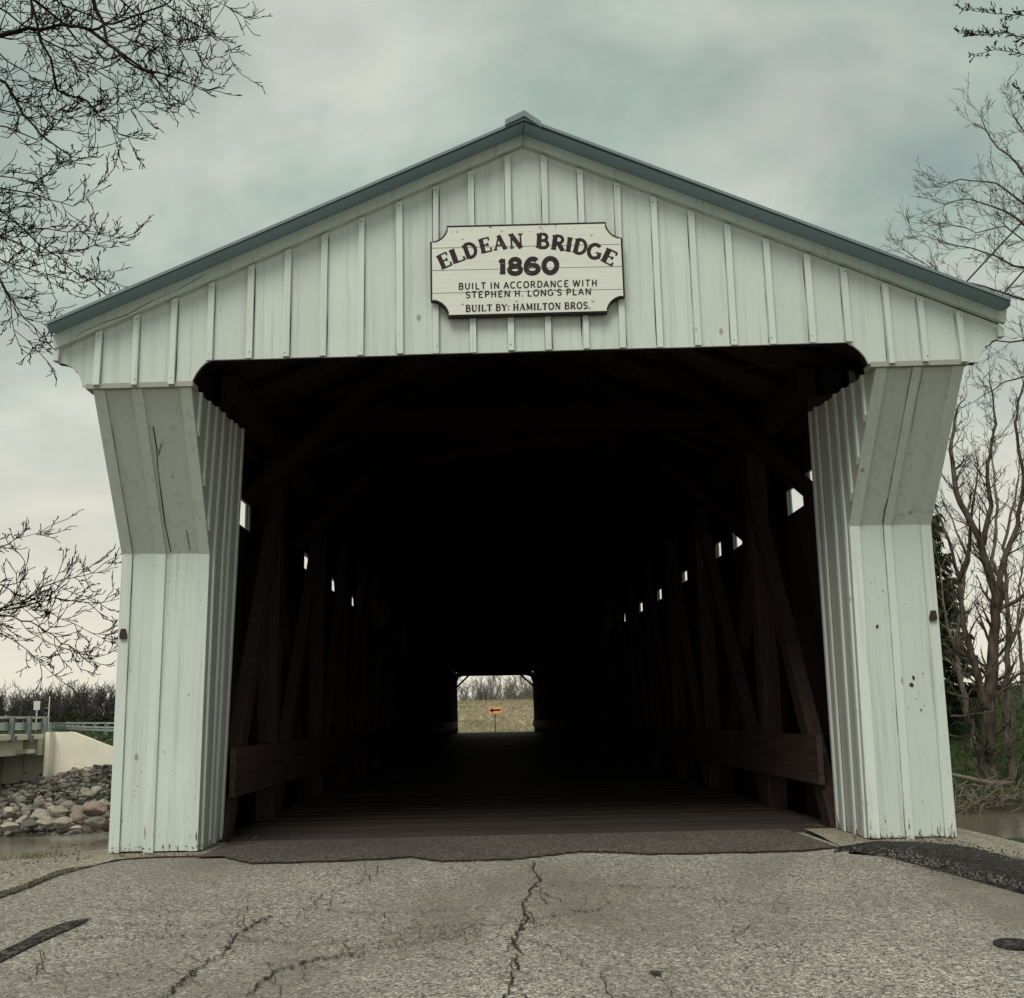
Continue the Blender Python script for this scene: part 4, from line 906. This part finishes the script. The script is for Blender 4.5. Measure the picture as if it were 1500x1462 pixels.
L5 = [([(1600, 340), (1540, 300), (1490, 240), (1452, 205), (1438, 175)], 22, .07, .012), ([(1600, 400), (1530, 350), (1470, 310), (1420, 290), (1385, 300)], 23, .07, .012), ([(1600, 440), (1520, 400), (1440, 370), (1385, 355), (1350, 345)], 24, .06, .01),
      ([(1590, 470), (1500, 440), (1440, 420), (1380, 405), (1330, 370)], 24, .05, .01), ([(1580, 260), (1530, 230), (1500, 190), (1480, 160)], 22, .05, .01), ([(1600, 520), (1520, 500), (1460, 500), (1420, 520)], 23, .05, .01),
      ([(1560, 330), (1500, 300), (1460, 270), (1405, 262), (1370, 272)], 24, .05, .01), ([(1590, 560), (1520, 545), (1470, 560), (1425, 590)], 24, .05, .01), ([(1590, 380), (1500, 350), (1470, 330), (1430, 340), (1395, 330)], 22, .04, .01)]
guided('bare_tree', 'large bare tree with fine twigs behind the right end of the bridge roof', L5, B(1690, 1150, 24), B(1600, 150, 24), BARK_MID, .45, step=.38, ln=1.5, kids=4, rmin=.006, up=.05)
# trees on the far bank at the right
Y6 = 34.5
L6 = [([(1446, 1160), (1446, 1100), (1449, 1020), (1456, 950), (1458, 870), (1436, 790), (1400, 720), (1392, 660), (1402, 600)], Y6, .32, .05), ([(1446, 1040), (1432, 990), (1412, 920), (1405, 850), (1390, 790), (1368, 740)], Y6, .17, .035),
      ([(1458, 900), (1468, 830), (1492, 770), (1500, 700), (1485, 620), (1500, 560)], Y6, .14, .035), ([(1440, 800), (1452, 740), (1445, 680), (1460, 620), (1450, 560)], Y6+.5, .12, .03), ([(1455, 900), (1500, 870), (1540, 850)], Y6, .12, .04),
      ([(1462, 1010), (1490, 990), (1520, 975)], Y6, .1, .03), ([(1404, 850), (1420, 800), (1425, 740), (1432, 690)], Y6, .1, .03)]
guided('bare_tree', 'thick trunked bare tree at the water edge right of the right pier', L6, B(1446, 1163, Y6), B(1446, 1040, Y6), BARK_MID, .33, step=.5, ln=1.9, kids=4, rmin=.009, up=.07)
L7 = [([(1478, 1110), (1474, 1000), (1478, 900), (1470, 800), (1492, 700)], 38, .17, .04), ([(1476, 950), (1500, 900), (1530, 830)], 38, .1, .03), ([(1474, 880), (1455, 820), (1462, 740), (1452, 660)], 38, .1, .03)]
guided('bare_tree', 'slimmer bare tree standing just right of the thick trunk by the water', L7, B(1482, 1150, 38), B(1476, 1000, 38), BARK_PALE, .17, step=.55, ln=1.8, kids=3, rmin=.01, up=.07)
L8 = [([(1420, 1060), (1402, 960), (1408, 880), (1418, 820), (1395, 760)], 42, .15, .04), ([(1404, 960), (1385, 900), (1378, 840)], 42, .1, .03), ([(1500, 1040), (1497, 960), (1490, 900), (1499, 820)], 42, .12, .03)]
guided('bare_tree', 'pale barked leaning bare tree between the right pier and the thick trunk', L8, B(1432, 1120, 42), B(1420, 1040, 42), BARK_PALE, .17, step=.6, ln=2.0, kids=3, rmin=.011, up=.07)
# spruce behind the right pier
sp_t = thing('spruce_tree', 'dark green spruce with drooping boughs just behind the right pier', 'tree'); tb, nd_ = MB(), MB(); base = B(1386, 1085, 46); topz = B(1372, 670, 46).z
tb.tube([base, Vector((base.x-.2, base.y, topz))], [.25, .03], 8); z_ = base.z+1.2
while z_ < topz-.2:
    f = 1-(z_-base.z)/(topz-base.z); rl = 2.15*f**.8+.25
    for k in range(9):
        a = U(0, 6.28); dip = U(.1, .6); L_ = rl*U(.75, 1.15); p0 = Vector((base.x-.2*(1-f), base.y, z_+U(-.25, .25))); dr = Vector((math.cos(a), math.sin(a), 0)); pts = [p0+dr*L_*t+Vector((0, 0, -dip*L_*t+.22*L_*t*t)) for t in (0, .33, .66, 1)]
        tb.tube(pts, [.03, .022, .014, .006], 4)
        for j in range(int(30*L_)+8):
            t = U(.12, 1); q = p0+dr*L_*t+Vector((0, 0, -dip*L_*t+.22*L_*t*t)); sd = dr.cross(Vector((0, 0, 1)))*random.choice((-1, 1)); e_ = (sd*U(.2, .8)+dr*.5+Vector((0, 0, -U(.5, 1.6)))).normalized(); ln_ = U(.2, .55); w2 = Vector((U(-1, 1), U(-1, 1), U(-.3, .3))).normalized()*U(.02, .05)
            nd_.add([q-w2, q+w2, q+e_*ln_*.6+w2*1.1, q+e_*ln_, q+e_*ln_*.6-w2*1.1], [(0, 1, 2, 3, 4)])
    z_ += U(.22, .36)
tb.build('trunk', BARK_MID, sp_t, True, False); nd_.build('crown', NEEDLE, sp_t, False, False)
# fallen branches and exposed roots on the right shore
dw = thing('driftwood', 'tangle of bleached roots and fallen branches at the right shoreline', 'driftwood'); mb = MB()
M = Mat('bleached_wood', .85, .1); M.col(M.mix(M.noise(M.pos(), 9), (.1, .08, .065), (.3, .26, .21))); DRIFT = M.m
mb.tube([B(1388, 1133, 32.5), B(1420, 1140, 32.4), B(1450, 1147, 32.4), B(1486, 1146, 32.3)], [.05, .07, .08, .04], 6); mb.tube([B(1440, 1146, 32.4), B(1429, 1133, 32.3)], [.05, .02], 5)
for k in range(95):
    px, py = U(1385, 1500), U(1142, 1186); a = B(px, py, U(31.6, 32.8)); d = Vector((U(-1, 1), U(-.3, .3), U(-.55, .5))).normalized(); twig(mb, a, d, U(.4, 1.1), U(.015, .035), 1, -.03, 4, .4, 3, .008)
mb.build('branches', DRIFT, dw, False, False)
sh = thing('fallen_limb', 'fallen bare limb reaching up from the grass behind the right pier', 'branch'); mb = MB()
for px in ([(1388, 1015), (1410, 1020), (1432, 1030)], [(1385, 1075), (1412, 1080), (1445, 1100)], [(1392, 1050), (1425, 1045), (1470, 1042)], [(1500, 1065), (1480, 1085), (1468, 1120)]):
    P = [B(x, y, 33.8) for x, y in px]; limb(mb, mb, P, .045, .015, .4, .9, 1, .03, 3, .6, .008)
mb.build('branches', BARK_MID, sh, False, False)

# bank grass
def tufts(n, region, h, mat, name, label, dens=4, w0=.012):
    near_ = h < .1
    mb = MB()
    for i in range(n):
        x, y = region(); z_ = road_z(y)+.02 if near_ else ground_z(x, y)-.02
        for k in range(dens):
            a = U(0, 6.28); hh = h*U(.5, 1.2); b_ = Vector((x+U(-.08, .08), y+U(-.08, .08), z_)); tip = b_+Vector((math.cos(a)*hh*.5, math.sin(a)*hh*.5, hh)); s_ = Vector((-math.sin(a), math.cos(a), 0))*w0
            mb.add([b_-s_, b_+s_, tip], [(0, 1, 2)])
    return tag(mb.build(name, mat, None, False, False), label, 'grass', None, 'stuff')
tufts(9000, lambda: (U(11, 34), U(32.5, 60)), .22, GRASS, 'bank_grass', 'short green grass on the right river bank below the trees', 4, .02)
tufts(2600, lambda: (U(-34, -15), U(36, 60)), .2, GRASS, 'bank_grass', 'weedy green grass behind the riprap on the left bank', 4, .02)
tufts(9000, lambda: (U(-8, 8), U(74, 118)), .22, STRAW, 'field_grass', 'dry straw coloured grass on the slope beyond the far portal', 3, .02)
# loose chips and weeds on the left shoulder
mb = MB()
for i in range(2600):
    p = BG(U(-40, 330), U(1246, 1320)); 
    if not (xat(K, p.y)-8 < p.x) or p.y > edge_y(p.x)+.1: continue
    kx = min(K2, key=lambda q: (q-p).length)
    if p.x > kx.x-.03 and p.y < kx.y+.04: continue
    if R() < .35: s_ = U(.004, .012); b_ = Vector((p.x, p.y, road_z(p.y)+.05)); mb.add([b_+Vector((-s_, -s_, 0)), b_+Vector((s_, -s_*.4, 0)), b_+Vector((0, s_, 0)), b_+Vector((0, 0, s_))], [(0, 1, 3), (1, 2, 3), (2, 0, 3)])
tag(mb.build('gravel_chips', RIP, None, False, False), 'loose stone chips scattered on the left road shoulder', 'gravel', None, 'stuff')
tufts(420, lambda: (lambda t: (lerp(-4.9, -3.75, t)+U(-.12, .12), lerp(-1.3, 1.0, t)+U(-.12, .05)))(R()), .05, STRAW, 'shoulder_grass', 'short dry grass tufts along the left shoulder edge above the river', 4, .004)
mb = MB()
for i in range(1500):
    px = U(1290, 1560); py = U(1236, 1290)+(px-1400)*.2; p = BG(px, py); s_ = U(.004, .011); b_ = zr(p, .03); mb.add([b_+Vector((-s_, -s_, 0)), b_+Vector((s_, -s_*.4, 0)), b_+Vector((0, s_, 0)), b_+Vector((0, 0, s_))], [(0, 1, 3), (1, 2, 3), (2, 0, 3)])
tag(mb.build('gravel_chips', RIP, None, False, False), 'loose stone chips along the black kerb strip at right', 'gravel', None, 'stuff')

M = Mat('dead_leaf', .9, .1); M.col(M.mix(M.noise(M.pos(), 30), (.07, .045, .03), (.2, .14, .09))); LEAF = M.m
mb = MB(); random.seed(9)
def leaf(p, s_):
    a = U(0, 6.28); d = Vector((math.cos(a), math.sin(a), U(-.2, .5)))*s_; e_ = Vector((-math.sin(a), math.cos(a), U(-.2, .5)))*s_*.55; mb.add([p-d, p+e_, p+d, p-e_], [(0, 1, 2, 3)])
for k in range(900):
    t = R()
    if t < .3: p = BG(U(165, 300), 1251+abs(random.gauss(0, 4))); p.z += .012
    elif t < .55: p = BG(U(1230, 1400), 1228+abs(random.gauss(0, 5))); p.z += .022
    elif t < .75: q = random.choice(S2); p = zr(q+Vector((U(-.03, .03), random.gauss(0, .04), 0)), .02)
    elif t < .9: p = Vector((U(-2.6, 2.6), 1.75+abs(random.gauss(0, .25)), .02)); p.x = (2.62-abs(random.gauss(0, .25)))*random.choice((-1, 1))
    else: p = BG(U(0, 1500), U(1270, 1450)); p.z += .01
    leaf(p, U(.005, .016) if t < .9 else U(.004, .009))
tag(mb.build('leaf_litter', LEAF, None, False, False), 'dead leaf bits and grit lying along the pier feet and road seam', 'litter', None, 'stuff')
# ------------------------------------------------------------------ left bank: stones and the road bridge
def rock_mesh(name, mat, seed, sub=2, sq=(1, .8, .65)):
    bm = bmesh.new(); bmesh.ops.create_icosphere(bm, subdivisions=sub, radius=.5); sv = Vector((seed*7.3, seed*3.1, seed))
    cuts = [Vector((U(-1, 1), U(-1, 1), U(-1, 1))).normalized() for _ in range(7)]
    for v in bm.verts:
        p = v.co.copy(); p += p.normalized()*noise.noise(p*2.1+sv)*.24
        for c_ in cuts:
            k = p.dot(c_)-.36
            if k > 0: p -= c_*k*.85
        v.co = Vector((p.x*sq[0], p.y*sq[1], p.z*sq[2]))
    me = bpy.data.meshes.new(name); bm.to_mesh(me); bm.free(); me.materials.append(mat); return me
def boulder(px, py, wpx, hpx, y, label, mat, k):
    p = B(px, py, y); s_ = (y-EYE.y)/F_PX; me = rock_mesh('boulder', mat, k, 3, (1, .85, hpx/wpx)); o = link('boulder', me, None, p); o.scale = (wpx*s_*1.12,)*3; o.rotation_euler = (0, U(-.12, .12), U(-.4, .4))
    tag(o, label, 'boulder', 'boulders along the left waterline')
random.seed(5)
for k, a in enumerate(((13, 1209, 24, 9, 31.0, 'flat pale stone at the waterline near the left frame edge', PALES), (44, 1207, 24, 12, 31.2, 'low grey boulder right of the flat pale stone at the waterline', STONE),
        (68, 1206, 26, 14, 31.1, 'rounded grey boulder in the middle of the waterline row', STONE), (92, 1204, 25, 14, 31.0, 'blunt grey boulder right of the middle of the waterline row', STONE), (110, 1212, 13, 5, 30.7, 'small flat pale stone lying in the water among the boulders', PALES),
        (143, 1205, 33, 18, 30.9, 'broad grey boulder at the waterline touching the left pier outline', STONE), (116, 1199, 23, 18, 31.5, 'dark reddish boulder left of the broad waterline boulder', ROSE), (62, 1195, 27, 15, 31.9, 'tilted tan boulder in the second row above the waterline', STONE),
        (87, 1189, 28, 16, 32.0, 'large light grey boulder in the second row above the waterline', STONE), (99, 1181, 19, 12, 32.5, 'rounded grey boulder behind the second row', STONE), (115, 1186, 22, 12, 32.3, 'grey boulder left of the pink boulder', STONE),
        (142, 1186, 33, 22, 32.1, 'large pink boulder above the waterline beside the left pier', ROSE), (152, 1178, 20, 14, 33.0, 'grey boulder resting behind the large pink boulder', STONE), (13, 1189, 14, 10, 32.3, 'small pale round boulder above the flat pale stone', PALES), (36, 1199, 14, 9, 31.9, 'small grey boulder between pale stones near the left edge', STONE),
        (29, 1205, 11, 7, 31.5, 'small pale cobble wedged between waterline boulders', PALES), (142, 1157, 14, 10, 36.0, 'light stone standing out in the riprap slope', PALES), (131, 1166, 17, 13, 35.0, 'bigger grey stone halfway up the riprap slope', STONE))):
    boulder(a[0], a[1], a[2], a[3], a[4], a[5], a[6], k)
stones = [rock_mesh('riprap_stone', STONE, 40+i, 1, (1, U(.6, .9), U(.5, .8))) for i in range(6)]
for i in range(230):
    y = 32.3+15.5*R()**1.2; x = lerp(-31, -13.2, R()); px0 = 750+F_PX*(x-EYE.x)/(y-EYE.y); 
    if px0 < -30 or px0 > 185: x = EYE.x+(U(-10, 180)-750)*(y-EYE.y)/F_PX
    o = link('riprap_stone', stones[i % 6], None, (x, y, ground_z(x, y)+.08)); o.scale = (U(.3, .62),)*3; o.rotation_euler = (U(-.5, .5), U(-.5, .5), U(0, 6.28))
    tag(o, 'broken grey riprap stone on the left bank below the concrete wall', 'stone', 'riprap stones on the left bank')
mb = MB(); sm = []
for i in range(5):
    me = rock_mesh('tmp', RIP, 60+i, 1, (1, .8, .65)); sm.append(([v.co.copy() for v in me.vertices], [tuple(p.vertices) for p in me.polygons])); bpy.data.meshes.remove(me)
for i in range(5200):
    y = 31.6+16.5*R(); x = U(-33, -12); vs3, fs3 = sm[i % 5]; s_ = U(.14, .42); rt = Matrix.Rotation(U(0, 6.28), 3, 'Z') @ Matrix.Rotation(U(-.7, .7), 3, 'X'); c_ = Vector((x, y, ground_z(x, y)+U(-.02, .09))); mb.add([c_+rt @ (v*s_) for v in vs3], fs3)
tag(mb.build('riprap_fill', RIP, None, False, False), 'small broken stones filling the riprap slope on the left bank', 'riprap', None, 'stuff')

rb = thing('road_bridge', 'low concrete road bridge with wing wall and post railing on the left bank', 'bridge')
YW = 47.5
wl = [B(x, y, YW) for x, y in ((66, 1072), (100, 1072), (106, 1073), (165, 1095), (230, 1120))]
mb = MB(); mb.prism([wl[0], wl[1], wl[2], wl[3], wl[4], Vector((wl[4].x, YW, -3)), Vector((B(77, 1100, YW).x, YW, -3)), B(77, 1072.5, YW)][1:], (0, .5, 0)); mb.build('wing_wall', PALEC, rb)
x77 = B(78, 1100, YW).x; xl0 = -40; zt_ = wl[0].z
mb = MB(); mb.box(B(65, 1100, YW-.6).x, x77+.02, YW-.6, YW+.6, -3, zt_-.01); mb.build('end_post', PALEC, rb)
xe = B(64.5, 1100, YW-.6).x
mb = MB(); mb.box(xl0, xe, YW+.1, YW+1.2, -3, zt_-.6); mb.build('abutment_wall', STAINC, rb)
za, zb_ = B(30, 1082, YW-1.5).z, B(30, 1106, YW-1.5).z
mb = MB(); mb.box(xl0, xe-.05, YW-.7, YW+.1, B(30, 1107, YW-.7).z, B(30, 1084, YW-.7).z); mb.build('bridge_seat', STAINC, rb)
zd = B(30, 1083, YW-2).z
mb = MB(); mb.box(-40, xe-.3, 5, YW+.4, zd-.02, zd+.22); mb.build('deck', PALEC, rb)
mb = MB(); mb.box(xe-1.3, xe-.9, 5, YW-.9, zd-.75, zd-.02); mb.build('girder', PALEC, rb)
mb = MB(); mb.box(-40, B(44, 1100, YW-1.4).x, YW-1.7, YW-.75, B(30, 1104, YW-1.4).z, B(30, 1098, YW-1.4).z); mb.build('bearing_ledge', PALEC, rb)
xr_ = xe-.35
for k in range(20):
    y = YW+.2-1.9*k; mb = MB(); mb.box(xr_-.1, xr_+.1, y-.1, y+.1, zd-.1, zd+1.02); ps = mb.build('rail_post', POST, rb)
    mb = MB(); mb.box(xr_+.1, xr_+.22, y-.12, y+.12, zd-.12, zd+.16); mb.build('bracket', POST, ps)
for z0, z1 in ((.95, 1.06), (.42, .78)):
    mb = MB(); mb.box(xr_-.17, xr_-.11, 9, YW+1, zd+z0, zd+z1); mb.build('rail', GALV, rb)
gr = thing('guard_rail', 'metal guard rail on wooden posts along the approach road beyond the wing wall', 'guard rail')
path = [(72, 52), (88, 62), (104, 68), (122, 66), (138, 60), (154, 56), (172, 53), (195, 51), (230, 50)]
pp = []
for i, px in enumerate((74, 79.5, 84, 88.5, 93, 97.5, 102, 108, 115, 123, 140, 157, 175, 193)):
    Y = [51, 56, 60, 63, 65, 66, 66, 65, 63, 61, 57, 54, 52, 51][i]; a = B(px, 1057.5, Y); b = B(px, 1076, Y); pp.append(a); mb = MB(); w_ = .1; mb.box(a.x-w_, a.x+w_, Y-.09, Y+.09, b.z-.3, a.z-.02); mb.build('post', POST, gr)
mb = MB()
for a, b in zip(pp, pp[1:]):
    for dz, hh in ((-.06, .05), (-.30, .06), (-.45, .06)): mb.beam(a+Vector((0, -.12, dz)), b+Vector((0, -.12, dz)), .03, hh*1.6)
mb.build('rail', GALV, gr)
ws = thing('road_sign', 'small pale rectangular road sign on a thin post above the left guard rail', 'sign')
a = B(54, 1033, 60); mb = MB(); mb.box(a.x-.19, a.x+.19, 60, 60.015, B(54, 1040, 60).z, B(54, 1027, 60).z); mb.build('sign_panel', SIGNF, ws); mb = MB(); mb.box(a.x-.03, a.x+.03, 60.02, 60.06, -.3, B(54, 1030, 60).z); mb.build('post', GALV, ws)
a = B(73, 1020, 58); mb = MB(); mb.tube([Vector((a.x, 58, -.3)), a], [.035, .03], 6); tag(mb.build('marker_pole', WMET), 'thin white marker pole right of the small road sign', 'pole')

# ------------------------------------------------------------------ beyond the far portal
ar = thing('arrow_sign', 'orange warning sign with a black arrow pointing left beyond the far portal', 'sign'); YA = 77
q = [B(x, y, YA) for x, y in ((714.5, 1035.3), (736, 1034.3), (736, 1045.6), (715, 1046.6))]
mb = MB(); mb.prism([q[3], q[2], q[1], q[0]], (0, .02, 0)); mb.build('panel_rim', ORIM, ar)
c_ = sum(q, Vector())/4; mb = MB(); mb.prism([c_+(p-c_)*.9+Vector((0, -.004, 0)) for p in (q[3], q[2], q[1], q[0])], (0, -.006, 0)); mb.build('panel', ORANGE, ar)
def ap(u, v): return q[3]+(q[2]-q[3])*u+(q[0]-q[3])*v+Vector((0, -.014, 0))
mb = MB(); mb.prism([ap(*p) for p in ((.1, .5), (.34, .86), (.34, .62), (.88, .62), (.88, .4), (.34, .4), (.34, .16))], (0, -.004, 0)); mb.build('arrow', BLACK, ar)
mb = MB(); bs = B(725.5, 1071, YA); mb.box(bs.x-.035, bs.x+.035, YA+.025, YA+.07, bs.z-.4, q[0].z-.05); mb.build('post', BLACK, ar)
def leafball(mb, c_, r_, n, s0): 
    for i in range(n):
        v = Vector((random.gauss(0, 1), random.gauss(0, 1), abs(random.gauss(0, 1)))).normalized()*r_*R()**.4; p = c_+v; a, b = jitter(Vector((0, 0, 1)), 1)*s0, jitter(Vector((1, 0, 0)), 1)*s0; mb.add([p-a, p+b, p+a], [(0, 1, 2)])
mb = MB(); leafball(mb, B(691.5, 1066, 92), .42, 500, .07); tag(mb.build('shrub', SHRUB, None, False, False), 'small dark shrub in the dry field left of the arrow sign', 'shrub')
# side road beyond the portal
mb = MB(); mb.add([(-60, 71.5, .12), (60, 71.5, .12), (60, 76, .10), (-60, 76, .10)], [(0, 1, 2, 3)]); 
def tree_mesh(seed, h, nb, mat, rmin=.02, kids=4, fork=.35, lvl=2, name='tree'):
    random.seed(seed); mb = MB(); p = Vector((0, 0, 0)); pts = [p.copy()]; d = Vector((0, 0, 1)); n = 8; rad = [h*.014]
    for i in range(n): d = jitter(d, .09); d.z = abs(d.z); p = p+d*(h*.85/n); pts.append(p.copy()); rad.append(h*.014*(1-.85*(i+1)/n)+rmin*.5)
    mb.tube(pts, rad, 5)
    for k in range(nb):
        i = random.randrange(int(n*fork), n+1); a = U(0, 6.28); e_ = Vector((math.cos(a)*U(.35, .8), math.sin(a)*U(.35, .8), 1)).normalized(); twig(mb, pts[i], e_, h*U(.18, .42), max(rmin, rad[i]*.5), lvl, .07, 3, .2, kids, rmin)
    return mb.mesh(name, mat, False, False)
far = [tree_mesh(100+i, 9.5+i*.5, 13, BARK_FAR, .03, 4, .2, name='bare_tree') for i in range(5)]
random.seed(11); LAB = 'bare tree in the row beyond the dry field behind the arrow sign'
for i in range(44):
    x = -12+24*i/44+U(-.4, .4); y = U(225, 262); x *= 1.9
    o = link('bare_tree', far[i % 5], None, (x, y, ground_z(x, y)-.2)); o.rotation_euler = (0, 0, U(0, 6.28)); o.scale = (U(.8, 1.05),)*2+(U(.62, .8) if R() < .8 else U(.85, 1.0),); tag(o, LAB, 'tree', 'row of bare trees beyond the dry field')
def woodland(name, label, x0, x1, y0, y1, h, n, seed, mat, z0=None):
    random.seed(seed); mb = MB(); src = []
    for i in range(4):
        me = tree_mesh(seed+i, 1.0, 22, mat, .0035, 4, .12, 2, 'tmp'); src.append(([v.co.copy() for v in me.vertices], [tuple(p.vertices) for p in me.polygons])); bpy.data.meshes.remove(me)
    for i in range(n):
        x, y = U(x0, x1), U(y0, y1); s_ = h*U(.75, 1.12); v, f = src[i % 4]; rt = Matrix.Rotation(U(0, 6.28), 3, 'Z'); c_ = Vector((x, y, (ground_z(x, y) if z0 is None else z0)-.4)); mb.add([c_+rt @ Vector((q.x*s_*1.25, q.y*s_*1.25, q.z*s_)) for q in v], f)
    # undergrowth
    for i in range(n*26):
        x, y = U(x0, x1), U(y0, y1); z_ = (ground_z(x, y) if z0 is None else z0)+h*.68*R()**1.2; a, b = jitter(Vector((0, 0, 1)), 1)*U(.15, .42)*h/9, jitter(Vector((1, 0, 0)), 1)*U(.15, .42)*h/9; p = Vector((x, y, z_)); mb.add([p-a, p+b, p+a, p-b], [(0, 1, 2, 3)])
    return tag(mb.build(name, mat, None, False, False), label, 'woodland', None, 'stuff')
woodland('woodland', 'distant leafless woodland behind the road bridge at left', -150, -62, 185, 215, 7.0, 330, 300, BARK_WOOD)
woodland('woodland', 'hazy grey woodland closing the view beyond the dry field', -62, 62, 262, 285, 7.4, 170, 320, BARK_FAR)
random.seed(77)
for px, py, hp, lab in ((146, 1050, 2.6, 'dark green bush at the foot of the distant woodland beside the left pier'), (100, 1050, 2.2, 'dark green bush at the foot of the woodland right of the marker pole')):
    p = B(px, py, 182); mb = MB(); leafball(mb, Vector((p.x, 182, p.z-hp*.8)), hp, 1500, .3)
    tag(mb.build('evergreen_bush', NEEDLE if py < 1020 else SHRUB, None, False, False), lab, 'bush')
# overhead cables at the right
for px, lab in ([(1405, 425), (1420, 408), (1500, 322), (1580, 236)], 'thick dark cable rising steeply from behind the right roof slope'), ([(1440, 465), (1470, 430), (1500, 396), (1580, 306)], 'lower dark cable running parallel behind the right eave'):
    mb = MB(); P = [B(x, y, 9+i*.6) for i, (x, y) in enumerate(px)]; mb.tube(P, [.016]*4, 6); tag(mb.build('overhead_cable', BLACK, None, True), lab, 'cable')
